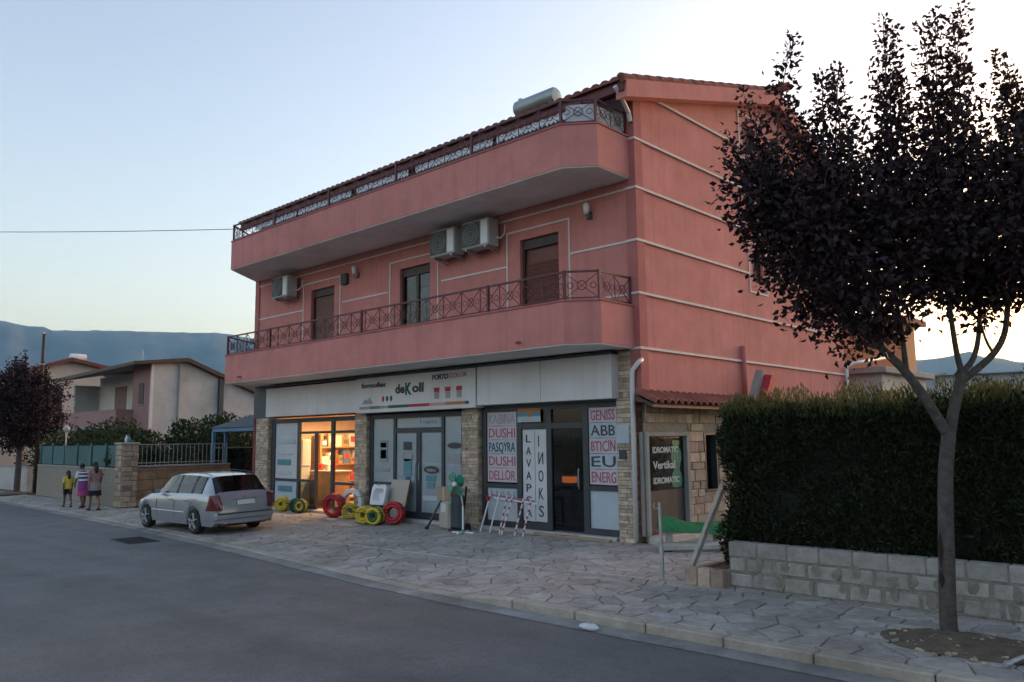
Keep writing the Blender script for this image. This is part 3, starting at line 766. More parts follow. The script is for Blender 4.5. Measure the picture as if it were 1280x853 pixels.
# rooms behind
def room(x0, x1, y1, mat, fmat, z1=2.74):
    m = MB(); y0 = .22; z0 = .07
    m.add([(x0,y1,z0),(x1,y1,z0),(x1,y1,z1),(x0,y1,z1)], [(0,1,2,3)]); m.add([(x0,y0,z0),(x0,y1,z0),(x0,y1,z1),(x0,y0,z1)], [(0,1,2,3)]); m.add([(x1,y1,z0),(x1,y0,z0),(x1,y0,z1),(x1,y1,z1)], [(0,1,2,3)])
    m.add([(x0,y1,z1),(x1,y1,z1),(x1,y0,z1),(x0,y0,z1)], [(0,1,2,3)]); r = m.build('shop_room', mat, B0)
    MB().add([(x0,y0,z0),(x1,y0,z0),(x1,y1,z0),(x0,y1,z0)], [(0,1,2,3)]).build('room_floor', fmat, r); return r
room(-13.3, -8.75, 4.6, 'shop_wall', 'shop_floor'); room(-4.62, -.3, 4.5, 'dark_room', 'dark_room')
# --- inside the lit shop
for k, (x, y) in enumerate(((-11.6, 1.6), (-10.0, 2.6))):
    t = thing('ceiling_lamp', ('warm tube lamp on the lit shop ceiling nearer the glass', 'warm tube lamp deeper on the lit shop ceiling')[k], 'lamp', (x, y, 2.70))
    MB().box(-.6, .6, -.06, .06, -.01, .035).build('housing', 'plastic_white', t); MB().tube([(-.57, 0, -.035), (.57, 0, -.035)], .02, 8).build('tube', 'tube_lamp', t)
    la = bpy.data.lights.new('tube_light', 'AREA'); la.shape = 'RECTANGLE'; la.size = 1.2; la.size_y = .12; la.energy = 21; la.color = (1, .58, .24)
    lo = bpy.data.objects.new('tube_light', la); col.objects.link(lo); lo.parent = t; lo.location = (0, 0, -.07)
mats_g = ['goods_red', 'goods_white', 'goods_carton', 'goods_blue', 'goods_white', 'goods_carton', 'goods_red']
ORD = ['first', 'second', 'third', 'fourth', 'fifth', 'sixth', 'seventh', 'eighth', 'ninth', 'tenth', 'eleventh', 'twelfth', 'thirteenth', 'fourteenth']
def shelf(x, y, w, rz, where, levels=4, h=2.1, goods=True):
    t = thing('shelving_unit', 'wooden shelving unit inside the shop '+where, 'shelf', (x, y, .07), rz)
    for sx in (-1, 1): MB().box(sx*w/2-.02, sx*w/2+.02, -.17, .17, 0, h).build('side_panel', 'wood', t)
    MB().box(-w/2, w/2, .15, .17, 0, h).build('back_panel', 'shop_wall', t)
    for i in range(levels): MB().box(-w/2+.02, w/2-.02, -.17, .15, .1+i*h/levels, .13+i*h/levels).build('shelf_board', 'wood', t)
    c, s = math.cos(rz), math.sin(rz)
    for i in range(levels if goods else 0):
        u = -w/2+.05; q_ = 0
        while u < w/2-.2:
            bw = rs.uniform(.14, .3); bh = rs.uniform(.18, h/levels-.1); dd = rs.uniform(.16, .26)
            cx, cy = u+bw/2, -.17+dd/2+.02
            b = MB(); b.cbox(-bw/2, bw/2, -dd/2, dd/2, 0, bh, .006)
            gm = rs.choice(mats_g); o = b.build('product_box', gm, None, loc=(x+c*cx-s*cy, y+s*cx+c*cy, .07+.131+i*h/levels)); o.rotation_euler = (0, 0, rz); q_ += 1
            cn = {'goods_red': 'red', 'goods_white': 'white', 'goods_carton': 'brown', 'goods_blue': 'blue'}[gm]
            tag(o, '%s box, %s from left, %s board, shelving %s' % (cn, ORD[q_-1], ('bottom', 'second lowest', 'second highest', 'top')[i], where), 'box', 'boxes on the shelving '+where)
            MB().box(-bw*.36, bw*.36, -dd/2-.004, -dd/2-.001, bh*.35, bh*.8).build('box_label', rs.choice(['goods_white', 'sign_olive', 'goods_red']), o)
            u += bw+rs.uniform(.01, .05)
shelf(-12.2, 4.35, 1.9, 0, 'at the lit back left'); shelf(-9.9, 4.35, 1.9, 0, 'at the lit back right'); shelf(-13.0, 2.4, 1.8, math.pi/2, 'on the lit left wall')
shelf(-8.98, 2.9, 2.6, -math.pi/2, 'on the lit right wall')
t = thing('shop_counter', 'wooden counter standing inside the lit shop doorway', 'counter', (-11.85, 1.15, .07))
MB().cbox(-.65, .65, -.28, .28, 0, .98, .01).build('body', 'wood', t); MB().cbox(-.7, .7, -.33, .33, .981, 1.03, .008).build('top', 'board_beige', t); MB().box(-.6, .6, -.292, -.283, .1, .5).build('front_panel', 'goods_carton', t)
t = thing('water_heater', 'white boxy appliance hung on a stand behind the lit shop door', 'appliance', (-12.5, .62, .07))
MB().cbox(-.25, .25, -.16, .16, 1.15, 1.95, .03).build('casing', 'plastic_white', t); MB().box(-.22, .22, -.14, .14, 0, 1.15).build('stand', 'goods_white', t); MB().box(-.12, .12, -.166, -.161, 1.25, 1.42).build('control_panel', 'goods_red', t)
for k, (x, mt) in enumerate(((-12.2, 'goods_red'), (-11.85, 'goods_white'), (-11.55, 'goods_red'))):
    o = MB().lathe([(.001, 0), (.08, 0), (.085, .18), (.07, .2), (.001, .2)], n=12).build('paint_tin', mt, None, loc=(x, 1.08, 1.10), smooth=False)
    tag(o, ('red paint tin on the lit counter, left end', 'white paint tin between two red ones on the lit counter', 'red paint tin on the lit counter, right end')[k], 'paint tin', 'tins on the counter')
# --- inside the dim shop: dark goods and a glowing box that imitates an orange reflection in the door glass
t = thing('glow_box_stand', 'dark stand behind the dark glass door carrying an orange light', 'stand', (-2.75, 1.2, .07))
MB().cbox(-.14, .14, -.12, .12, 0, .92, .01).build('post', 'steel_dark', t); MB().cbox(-.3, .3, -.2, .2, -.001, .04, .01).build('foot', 'steel_dark', t)
t = thing('orange_reflection_box', 'small glowing orange lamp behind the dark glass shop door', 'lamp', (-2.75, 1.2, .99))
MB().cbox(-.15, .15, -.1, .1, 0, .14, .02).build('glow_box', 'orange_reflection_box', t); MB().box(-.16, .16, -.11, .11, .141, .16).build('glow_box_cap', 'steel_dark', t)
shelf(-4.3, 2.2, 1.8, math.pi/2, 'on the left wall of the dark shop', goods=False)
# ================================================================ shop sign on the fascia
FY = -.25
fas = thing('shop_fascia', 'long white panelled fascia band above the shop fronts', 'fascia', (-6.7, FY, 2.68))
oo = (-6.7, FY, 2.68)
xs = [-13.12, -10.9, -8.62]
for a, b in zip(xs, xs[1:]): MB(oo).cbox(a+.004, b-.004, FY, -.004, 2.685, 3.52, .006).build('panel', 'white_panel', fas)
xs = [-4.16, -2.3, -.5]
for a, b in zip(xs, xs[1:]): MB(oo).cbox(a+.004, b-.004, FY, -.004, 2.70, 3.55, .006).build('panel', 'white_panel', fas)
MB(oo).box(-13.14, -.49, FY-.02, -.002, 3.553, 3.60).build('top_trim', 'steel_dark', fas)
sg = thing('shop_sign', 'printed white sign board with dark lettering and a coloured bottom stripe', 'sign', (-6.4, FY-.03, 2.66))
oo = (-6.4, FY-.03, 2.66)
MB(oo).cbox(-8.6, -4.18, FY-.03, -.004, 2.655, 3.54, .005).build('board', 'white_panel', sg)
yS = FY-.0345
T = lambda s, sz, mt, x, z, w, **k: text('lettering', s, sz, mt, sg, (x, yS, z), off0=oo, width=w, **k)
T('formoflex', .17, 'ink_black', -8.36, 3.29, 1.02, off=.006, shear=.1)
T('de', .30, 'ink_black', -6.98, 3.10, .36, off=.012); T('K', .40, 'ink_green', -6.60, 3.05, .24, off=.014); T('oll', .30, 'ink_black', -6.34, 3.10, .42, off=.012)
T('PORTO', .16, 'ink_black', -5.62, 3.35, .56, off=.006, shear=.15); T('COLOR', .15, 'ink_red', -5.03, 3.36, .58, shear=.1)
T('_ _ _', .06, 'ink_grey', -7.55, 3.17, .42)
def flat(par, off, poly, mt, name, y):     # thin raised shape (x,z polygon) on a facade board
    m = MB(off); n = len(poly)
    m.add([(x, y, z) for x, z in poly]+[(x, y+.003, z) for x, z in poly], [tuple(range(n))]+[(i, n+i, n+(i+1) % n, (i+1) % n) for i in range(n)]); return m.build(name, mt, par)
for x in (-5.46, -5.08, -4.70):
    flat(sg, oo, [(x-.09, 3.06), (x+.09, 3.06), (x+.10, 3.16), (x-.10, 3.16)], 'sign_red', 'paint_can_print', yS)
    flat(sg, oo, [(x-.08, 2.90), (x+.08, 2.90), (x+.085, 3.055), (x-.085, 3.055)], 'ink_grey', 'paint_can_print', yS)
flat(sg, oo, [(-8.35, 2.88), (-7.88, 2.88), (-8.0, 3.05), (-8.1, 2.97), (-8.2, 3.0)], 'ink_grey', 'emblem_print', yS)
for x, mt in ((-7.46, 'sign_red'), (-7.30, 'ink_black'), (-7.14, 'ink_green')): flat(sg, oo, [(x-.05, 2.95), (x, 2.90), (x+.05, 2.97), (x+.03, 3.05), (x-.04, 3.04)], mt, 'emblem_print', yS)
for (a, b, mt) in ((-8.44, -8.0, 'ink_grey'), (-8.0, -7.62, 'sign_olive'), (-7.62, -7.25, 'ink_grey'), (-7.25, -6.5, 'ink_green'), (-6.5, -5.72, 'sign_red'), (-5.72, -5.15, 'sign_pink'), (-5.15, -4.5, 'sign_orange'), (-4.5, -4.38, 'ink_blue')):
    flat(sg, oo, [(a, 2.745), (b-.004, 2.745), (b-.004, 2.815), (a, 2.815)], mt, 'colour_stripe', yS)
# stickers on bay two
def ell(cx, cz, rx, rz_, n=18): return [(cx+rx*math.cos(2*math.pi*i/n), cz+rz_*math.sin(2*math.pi*i/n)) for i in range(n)]
st = lambda label, x0, z0, parts: None
def sticker(label, x, z, shapes, texts=()):
    t = thing('window_sticker', label, 'sticker', (x, YF-.006, z)); of = (x, YF-.006, z)
    for poly, mt in shapes: flat(t, of, poly, mt, 'print', YF-.010)
    for s, sz, mt, tx, tz, w in texts: text('lettering', s, sz, mt, t, (tx, YF-.0105, tz), off0=of, width=w)
def rect(a, b, c, d): return [(a, c), (b, c), (b, d), (a, d)]
sticker('dark oblong picture sticker on the left filmed pane of the closed shop', -7.95, 1.35, [(rect(-8.08, -7.78, 1.42, 1.95), 'ink_grey'), (rect(-8.05, -7.82, 1.5, 1.72), 'wood_dark'), (rect(-8.05, -7.82, 1.78, 1.9), 'steel_dark')])
sticker('faint grey lettering sticker low on the left filmed pane', -7.95, 1.15, [(rect(-8.3, -7.7, 1.18, 1.26), 'ink_grey')])
sticker('blue lettering sticker on the transom above the closed double door', -6.2, 2.3, [(rect(-6.55, -5.8, 2.34, 2.46), 'paper_blue')], [('Logato', .12, 'ink_blue', -6.5, 2.36, .62)])
sticker('small dark square sticker at the top of the left glazed door', -7.0, 1.7, [(rect(-7.14, -6.84, 1.72, 1.92), 'steel_dark')])
sticker('blue and grey leaflet sticker on the left glazed door', -7.0, 1.0, [(ell(-7.0, 1.56, .2, .12), 'ink_grey'), (rect(-7.13, -6.83, 1.1, 1.5), 'ink_teal'), (rect(-7.05, -6.88, .98, 1.07), 'ink_blue')])
sticker('dark oval badge sticker on the right glazed door', -6.1, 1.18, [(ell(-6.1, 1.25, .27, .09), 'steel_dark')], [('Hidro', .1, 'paper', -6.25, 1.21, .3)])
sticker('teal printed list sticker below the oval badge on the right door', -6.1, .7, [(rect(-6.3, -5.95, .98, 1.12), 'ink_teal'), (rect(-6.27, -5.98, .82, .95), 'ink_teal'), (rect(-6.4, -5.8, .52, .64), 'paper_blue')])
sticker('dark oval badge sticker on the narrow pane beside the stone pillar', -5.25, 1.75, [(ell(-5.29, 1.82, .24, .07), 'steel_dark'), (rect(-5.5, -5.08, 1.4, 1.62), 'ink_grey')])
# faint print on the covered panes of the lit shop
for z, w in ((1.95, .9), (1.7, .8), (1.42, .9), (1.12, .7)): pass
sticker('rows of faint blue print on the covered pane left of the lit shop', -12.5, .4, [(rect(-13.0, -12.1, 1.9, 2.04), 'paper_blue'), (rect(-13.0, -12.2, 1.58, 1.62), 'paper_pink'), (rect(-13.0, -12.3, 1.28, 1.44), 'ink_teal'), (rect(-12.95, -12.3, 1.02, 1.1), 'paper_pink'), (rect(-12.95, -12.2, .52, .68), 'ink_teal')])
# hand-lettered papers
def paper(label, x0, x1, z0, z1, mt, lines, ink, vertical=False, group=None):
    t = thing('paper_sign', label, 'paper sign', ((x0+x1)/2, YF-.002, z0), 0, group); of = ((x0+x1)/2, YF-.002, z0)
    m = MB(of); n = 6; vs_ = []
    for i in range(n+1):
        x = x0+(x1-x0)*i/n; y = YF-.004-.003*abs(math.sin(i*1.9+x0*7)); vs_ += [(x, y, z0+.003*math.sin(i)), (x, y, z1+.003*math.cos(i)), (x, YF+.004, z1), (x, YF+.004, z0)]
    m.add(vs_, [f for i in range(n) for f in ((4*i, 4*i+4, 4*i+5, 4*i+1), (4*i+1, 4*i+5, 4*i+6, 4*i+2))]); m.build('sheet', mt, t)
    yy = YF-.0095
    if vertical:
        k = len(lines); h = (z1-z0-.1)/k
        for i, ch in enumerate(lines): text('lettering', ch, h*.92, ink, t, (x0+(x1-x0)*.28, yy, z1-.05-h*(i+.85)), off0=of, width=(x1-x0)*(.44 if ch != 'I' else .08), jit=.010, off=.002)
    else: text('lettering', lines, (z1-z0)*.98, ink, t, (x0+.05, yy, z0+(z1-z0)*.16), off0=of, width=x1-x0-.09, jit=.014, off=.002)
rows = [('KABINA', 'paper_pink', 'ink_grey', 'pink paper with grey lettering, top of the left window of the dark glass door'), ('DUSHI', 'paper_pink', 'ink_red', 'pink paper with red lettering, second from the top left of the dark glass door'), ('PASQYRA', 'paper_blue', 'ink_black', 'bluish paper with black lettering, third down left of the dark glass door'),
        ('DUSHI', 'paper_pink', 'ink_red', 'pink paper with red lettering, fourth down left of the dark glass door'), ('DELLOR', 'paper_pink', 'ink_red', 'pink paper with red lettering, lowest left of the dark glass door')]
for i, (s, mt, ink, lb) in enumerate(rows):
    z1 = 2.545-i*.305; paper(lb, -4.20, -3.32, z1-.298, z1, mt, s, ink)
paper('tall white paper with letters running down, beside the window papers', -3.14, -2.80, .24, 2.15, 'paper', 'LAVAPSA', 'ink_black', True)
paper('tall white paper with letters running down, next to the dark glass door', -2.79, -2.47, .24, 2.15, 'paper', 'INOKS'.replace('N', '\u0418'), 'ink_black', True)
rows = [('GENISS', 'paper_pink', 'ink_red', 'pink paper with red lettering, topmost right of the dark glass door'), ('ABB', 'paper_blue', 'ink_black', 'bluish paper with black letters, second down right of the dark glass door'), ('BTICIN', 'paper_pink', 'ink_red', 'pink paper with red lettering, third down right of the dark glass door'),
        ('EU', 'paper_blue', 'ink_black', 'bluish paper with two black letters, fourth down right of the dark glass door'), ('ENERG', 'paper_pink', 'ink_red', 'pink paper with red lettering, lowest sheet right of the dark glass door')]
for i, (s, mt, ink, lb) in enumerate(rows):
    z1 = 2.555-i*.303; paper(lb, -1.35, -.67, z1-.296, z1, mt, s, ink)
paper('pale paper with grey lettering behind the leaning bars', -4.15, -3.35, .62, .88, 'paper_blue', 'LIAN', 'ink_grey')
t = thing('transom_poster', 'small striped orange and pale green poster above the papered door leaf', 'poster', (-2.95, YF-.004, 2.28)); of = (-2.95, YF-.004, 2.28)
flat(t, of, rect(-3.26, -2.6, 2.31, 2.43), 'paper_blue', 'print', YF-.034); flat(t, of, rect(-3.26, -2.6, 2.43, 2.52), 'ink_teal', 'print', YF-.034); flat(t, of, rect(-3.26, -2.6, 2.52, 2.60), 'sign_orange', 'print', YF-.034)
flat(t, of, ell(-2.9, 2.46, .06, .05, 10), 'sign_orange', 'print', YF-.036)
# ================================================================ side of the ground floor: door, window, stone facing, tile canopy
sdoor = MB().box(-.07, -.035, .12, 1.47, .16, 2.0).build('side_door', 'steel_dark', B0)
fr = MB(); fr.cbox(-.1, .06, .03, .12, .135, 2.06, .005); fr.cbox(-.1, .06, 1.47, 1.56, .135, 2.06, .005); fr.box(-.1, .055, .12, 1.47, 1.98, 2.055); fr.build('door_frame', 'concrete', sdoor)
MB().box(-.034, -.028, .14, 1.45, .95, 1.96).build('pane', 'pane_dark', sdoor)
def sidetext(s, size, z, w, y0=.34): return text('door_lettering', s, size, 'paper', sdoor, (-.018, y0, z), rot=(math.pi/2, 0, math.pi/2), width=w, off=.004)
sidetext('IDROMATIC', .16, 1.66, .90); sidetext('Vertikal', .2, 1.36, .78); sidetext('IDROMATIC', .16, 1.08, .92)
def vase(zb):
    prof = [(.05, 0), (.16, .02), (.2, .12), (.17, .26), (.10, .34), (.13, .40), (.13, .46)]
    pts = [(1.18+r, zb+z) for r, z in prof]+[(1.18-r, zb+z) for r, z in prof[::-1]]; n = len(pts)
    MB().add([(-.022, y, z) for y, z in pts], [tuple(range(n))]).build('bottle_print', 'fan_green', sdoor)
vase(.98); vase(1.43)
MB().cbox(.002, .26, .06, 1.6, -.01, .13, .012).build('door_step', 'marble_strip', B0)
sw = MB().box(-.14, -.11, 2.22, 2.73, .85, 2.02).build('side_window', 'pane_dark', B0)
fr = MB(); fr.box(-.12, .03, 2.2, 2.26, .83, 2.04); fr.box(-.12, .03, 2.69, 2.75, .83, 2.04); fr.box(-.12, .03, 2.26, 2.69, .83, .88); fr.box(-.12, .03, 2.26, 2.69, 1.99, 2.04); fr.build('window_frame', 'steel_dark', sw)
sf = MB().box(.002, .012, 3.0, 9.9, 0, 2.7).build('side_facing', 'stone_mortar', B0)
z = 0.0; kk = 0; more = MB()
while z < 2.6:
    h = rs.uniform(.13, .24); h = min(h, 2.62-z)
    if h < .05: break
    y = .02+rs.uniform(0, .05)
    while y < 9.8:
        w = rs.uniform(.22, .5); y0, y1 = y, y+w; y += w
        for a, b, za, zb in ((.02, 1.58, -1, 2.08), (2.17, 2.78, .80, 2.07)):
            if z < zb and z+h > za:
                if y0 < b and y1 > a:
                    if y0 < a: y1 = a
                    elif y1 > b: y0 = b
                    else: y1 = y0
        if y1-y0 < .06: continue
        if y0 < 3.4:
            m = MB(); m.cbox(.002, rs.uniform(.03, .055), y0+.006, y1-.006, z+.006, z+h-.006, .008); m.build('facing_stone', 'stone_wall', sf)
        else: more.box(.013, rs.uniform(.03, .05), y0+.006, y1-.006, z+.006, z+h-.006)
    z += h
stuff(more.build('distant_facing_stones', 'stone_wall', sf))
MB().wall((.013, .0, 0), (0,1,0), (0,0,1), 3.0, 2.62, [(.04, 1.56, .0, 2.06), (2.2, 2.75, .83, 2.04)], .012, (1,0,0)).build('facing_bed', 'stone_mortar', sf)
tc = thing('tile_canopy', 'narrow lean-to canopy of red barrel tiles along the side wall', 'canopy', (.2, 3, 2.58))
oo = (.2, 3, 2.58)
m = MB(oo); m.add([(.056,-.32,2.74),(.45,-.32,2.56),(.45,6.2,2.56),(.056,6.2,2.74),(.056,-.32,2.68),(.45,-.32,2.50),(.45,6.2,2.50),(.056,6.2,2.68)], [(0,1,2,3),(4,7,6,5),(0,4,5,1),(1,5,6,2),(2,6,7,3)]); m.build('board', 'wood_dark', tc)
for i in range(28):
    y = -.22+i*.232; m = MB(oo); vs_ = []
    for x, z, r_ in ((.058, 2.79, .075), (.52, 2.575, .095)):
        for k in range(7): a = math.pi*k/6; vs_.append((x, y+r_*1.12*math.cos(a), z+r_*math.sin(a)))
    for x, z, r_ in ((.058, 2.775, .062), (.52, 2.56, .080)):
        for k in range(7): a = math.pi*k/6; vs_.append((x, y+r_*1.12*math.cos(a), z+r_*math.sin(a)))
    m.add(vs_, [(k, k+1, 8+k, 7+k) for k in range(6)]+[(14+k, 21+k, 22+k, 15+k) for k in range(6)]+[(7+k, 8+k, 22+k, 21+k) for k in range(6)]); m.build('barrel_tile', 'tile_red', tc)
# ================================================================ fittings on the facade
def ac(x, z, label, first=[None]):
    if first[0]:
        return dup(first[0], (x, -.012, z), label=label)
    t = thing('air_conditioner', label, 'air conditioner', (x, -.012, z), group='air conditioners under the upper balcony')
    MB().cbox(-.43, .43, -.46, -.12, 0, .62, .02).build('casing', 'ac_white', t)
    MB().box(-.40, .17, -.4645, -.4605, .04, .58).build('grille_panel', 'ac_grille', t)
    gr = MB().lathe([(.001, -.462), (.25, -.462), (.25, -.475), (.001, -.475)], c=(-.1, 0, .31), n=20, axis='y').build('fan_grille', 'ac_grille', t)
    for r_ in (.08, .14, .2, .245): MB().torus((-.1, -.478, .31), r_, .006, (math.pi/2, 0, 0), 20, 4).build('ring', 'ac_white', gr)
    MB().box(.2, .4, -.466, -.461, .05, .57).build('side_panel', 'plastic_white', t)
    for sx in (-.3, .3): m = MB(); m.box(sx-.02, sx+.02, -.44, 0, -.035, -.002); m.bar((sx, -.40, -.03), (sx, 0, -.11), .02); m.build('bracket', 'galv', t)
    MB().tube([(.43, -.2, .2), (.5, -.15, .18), (.52, -.03, .3), (.52, -.01, .5)], .02, 6).build('hose', 'pvc', t)
    first[0] = t; return t
ac(-12.15, 6.14, 'grey-white air conditioner alone at the far left of the pink facade'); ac(-5.08, 6.20, 'left one of the two neighbouring air conditioners over the balcony'); ac(-3.98, 6.20, 'right one of the two neighbouring air conditioners over the balcony')
def lamp(x, z, label):
    t = thing('wall_lamp', label, 'lamp', (x, -.002, z), group='lamps on the pink facade')
    MB().cbox(-.05, .05, -.03, 0, -.1, .06, .008).build('back_plate', 'steel_dark', t); MB().tube([(0, -.02, -.05), (0, -.12, -.12), (0, -.14, -.02)], .012, 6).build('arm', 'steel_dark', t)
    MB().lathe([(.02, 0), (.055, .04), (.075, .2), (.03, .24), (.001, .25)], c=(0, -.14, -.02), n=10).build('shade', 'plastic_white', t, smooth=True)
lamp(-1.09, 6.45, 'small wall lamp right of the brown balcony door'); lamp(-8.94, 6.40, 'small wall lamp near the dark vent between balcony doors')
t = thing('wall_vent', 'small dark louvred box on the pink wall beside a lamp', 'vent', (-9.5, -.002, 6.2))
MB().cbox(-.13, .13, -.1, 0, 0, .3, .01).build('box', 'steel_dark', t)
for i in range(4): MB().box(-.11, .11, -.112, -.101, .04+i*.06, .075+i*.06).build('louvre', 'wood_dark', t)
# solar water tank on the roof
t = thing('solar_water_tank', 'grey cylindrical water tank on a stand at the roof edge', 'water tank', (-3.14, .75, RF(.75)+.1))
zc = 9.68-(RF(.75)+.1)
MB().lathe([(.05, -.62), (.175, -.60), (.205, -.56), (.205, .56), (.175, .60), (.05, .62)], c=(0, 0, zc), n=24, axis='x').build('tank', 'tank_grey', t)
autosmooth(t.children[0])
for sx in (-.5, .5):
    for sy in (-.18, .18): MB().bar((sx, sy, -.1), (sx, sy*.7, zc-.15), .035).build('leg', 'galv', t)
MB().tube([(-.5, 0, zc+.19), (-.5, 0, zc+.25)], .06, 8).build('valve', 'tank_grey', t)
m = MB(); m.obox((0, .95, .28), (1.7, 1.2, .08), (math.atan(.284)+.1, 0, 0)); m.build('collector', 'steel_dark', t)
# telephone wire to the left
cb = MB(); a, b = Vector((-14.2, -.3, 8.62)), Vector((-39.4, -14.1, 11.25))
cb.tube([a.lerp(b, i/20)+Vector((0, 0, -.7*4*(i/20)*(1-i/20)*.4)) for i in range(21)], .011, 5)
tag(cb.build('overhead_wire', 'cloth_black'), 'thin dark overhead wire running left from the upper balcony', 'wire')
# ================================================================ goods set out on the pavement
def coil(label, x, y, R_, r, mt, lean=0., turn=0., layers=3, lay=None, flat_=False):
    """coil of pipe: several turns side by side, standing on its rim"""
    R_ *= .84; r *= .88
    t = thing('pipe_coil', label, 'pipe coil', (x, y, hz(x, y)), turn, 'pipe coils set out before the shops')
    zc = R_+r
    for k in range(layers):
        for q in range(2):
            m = MB(); off = (k-(layers-1)/2)*r*1.75; rr = R_-q*r*1.5
            m.torus((0, off*math.cos(lean), zc+off*math.sin(lean)), rr, r*.93, (math.pi/2+lean, 0, 0), 30, 7)
            m.build('turn', mt if (k+q) % 2 == 0 or lay is None else lay, t, smooth=True)
    for a in (.6, 2.7, 4.8): m = MB(); m.torus((R_*math.cos(a)*.96, 0, zc+R_*math.sin(a)*.96), r*layers*1.1, .006, (0, math.pi/2-a if False else 0, 0), 10, 4); m.build('tie', 'cloth_black', t)
    return t
coil('big red pipe coil standing in front of the lit shop door', -9.15, -.52, .33, .045, 'hose_red', turn=R(18), lean=.12)
coil('white pipe coil leaning behind the big red coil', -8.72, -.28, .40, .04, 'hose_white', turn=R(12), lean=-.12, layers=2)
coil('small yellow coil beside the white coil at the stone pillar', -8.50, -.50, .20, .04, 'hose_yellow', turn=R(50), lean=.05, layers=3)
coil('yellow coil in front of the board, left of the green one', -7.20, -.98, .20, .055, 'hose_yellow', turn=R(28), layers=4)
coil('yellow and green coil at the middle of the pavement display', -6.78, -1.0, .20, .055, 'hose_yellow', turn=R(24), layers=4, lay='hose_green')
coil('dark red coil leaning behind the yellow coils', -6.55, -.66, .27, .05, 'hose_red', turn=R(32), lean=-.1)
coil('yellow coil below the covered pane, near the parked car', -11.95, -.32, .20, .05, 'hose_yellow', turn=R(30), layers=3)
coil('dark green coil beside the yellow coil below the covered pane', -11.42, -.24, .18, .05, 'hose_green', turn=R(60), layers=3)
coil('yellow-green coil at the foot of the lit shop door', -11.05, -.3, .19, .045, 'hose_green', turn=R(25), layers=3, lay='hose_yellow')
# leaning board and wash basin
t = thing('leaning_board', 'beige board leaning against the closed shop door', 'board', (-7.05, -.26, 0))
m = MB(); m.obox((0, .12, .5), (.72, .02, 1.02), (-.26, 0, .0)); m.build('sheet', 'board_beige', t); m = MB(); m.obox((.35, .105, .5), (.02, .04, 1.02), (-.26, 0, 0)); m.build('edge_strip', 'wood', t)
t = thing('wash_basin', 'white wash basin propped up beside the leaning board', 'basin', (-7.52, -.42, .40), R(8))
m = MB(); q = Matrix.Rotation(-.25, 3, 'X')
def P3(x, y, z): return q @ Vector((x, y, z))+Vector((0, 0, 0))
out = [(-.22, 0), (.22, 0), (.24, .1), (.24, .42), (.2, .5), (-.2, .5), (-.24, .42), (-.24, .1)]
inn = [(-.14, .1), (.14, .1), (.17, .17), (.17, .32), (.13, .40), (-.13, .40), (-.17, .32), (-.17, .17)]
vs_ = [P3(x, 0, z) for x, z in out]+[P3(x, -.0, z) for x, z in inn]+[P3(x*.6, .14, .25+(z-.25)*.6) for x, z in inn]+[P3(x, .08, z) for x, z in out]
m.add(vs_, [(i, (i+1) % 8, 8+(i+1) % 8, 8+i) for i in range(8)]+[(8+i, 8+(i+1) % 8, 16+(i+1) % 8, 16+i) for i in range(8)]+[tuple(range(16, 24))]+[(i, 24+i, 24+(i+1) % 8, (i+1) % 8) for i in range(8)])
m.build('bowl', 'plastic_white', t)
m = MB(); m.tube([P3(0, .02, .47), P3(0, -.06, .52), P3(0, -.10, .46)], .014, 6); m.build('tap', 'alu', t)
t2 = thing('basin_crate', 'dark crate carrying the white wash basin', 'crate', (-7.5, -.4, 0), R(8))
for i in range(4): MB().box(-.22, .22, -.16, .16, .03+i*.095, .10+i*.095).build('slat', 'wood_dark', t2)
for sx in (-.2, .2): MB().box(sx-.02, sx+.02, -.14, .14, 0, .385).build('batten', 'wood_dark', t2)
# pedestal fan
t = thing('pedestal_fan', 'green-bladed fan on a white pole with a cross foot', 'fan', (-4.0, -.84, 0))
for a in (0, math.pi/2): MB().obox((0, 0, .02+.004*a), (.5, .05, .035), (0, 0, a+.35)).build('foot_bar', 'plastic_white', t)
MB().lathe([(.06, .03), (.05, .06), (.02, .08)], n=10).build('foot_hub', 'fan_green', t); MB().tube([(0, 0, .06), (0, 0, .56)], .022, 8).build('pole', 'plastic_white', t)
MB().tube([(0, 0, .561), (-.05, 0, .8), (-.14, -.02, 1.0)], .018, 8).build('neck', 'galv', t)
MB().lathe([(.07, 0), (.07, .13), (.04, .17), (.001, .18)], c=(-.17, -.02, 1.02), n=12, axis='y').build('motor', 'fan_green', t)
for k in range(4):
    a = k*math.pi/2+.6; m = MB(); vs_ = []
    cx, cz = -.17, 1.02
    for i in range(9):
        b = -1+2*i/8; rr = .27*math.sqrt(max(0, 1-(abs(b))**3)); aa = a+b*.62
        vs_.append((cx+rr*math.cos(aa), -.06-.035*b, cz+rr*math.sin(aa)))
    vs_.append((cx+.05*math.cos(a), -.06, cz+.05*math.sin(a))); n = len(vs_)
    m.add(vs_+[(x, y+.012, z) for x, y, z in vs_], [tuple(range(n)), tuple(range(n, 2*n))[::-1]]+[(i, n+i, n+(i+1) % n, (i+1) % n) for i in range(n)]); m.build('blade', 'fan_green', t)
MB().lathe([(.001, -.12), (.045, -.115), (.055, -.09), (.055, -.055), (.001, -.05)], c=(-.17, 0, 1.02), n=12, axis='y').build('hub_cap', 'plastic_white', t)
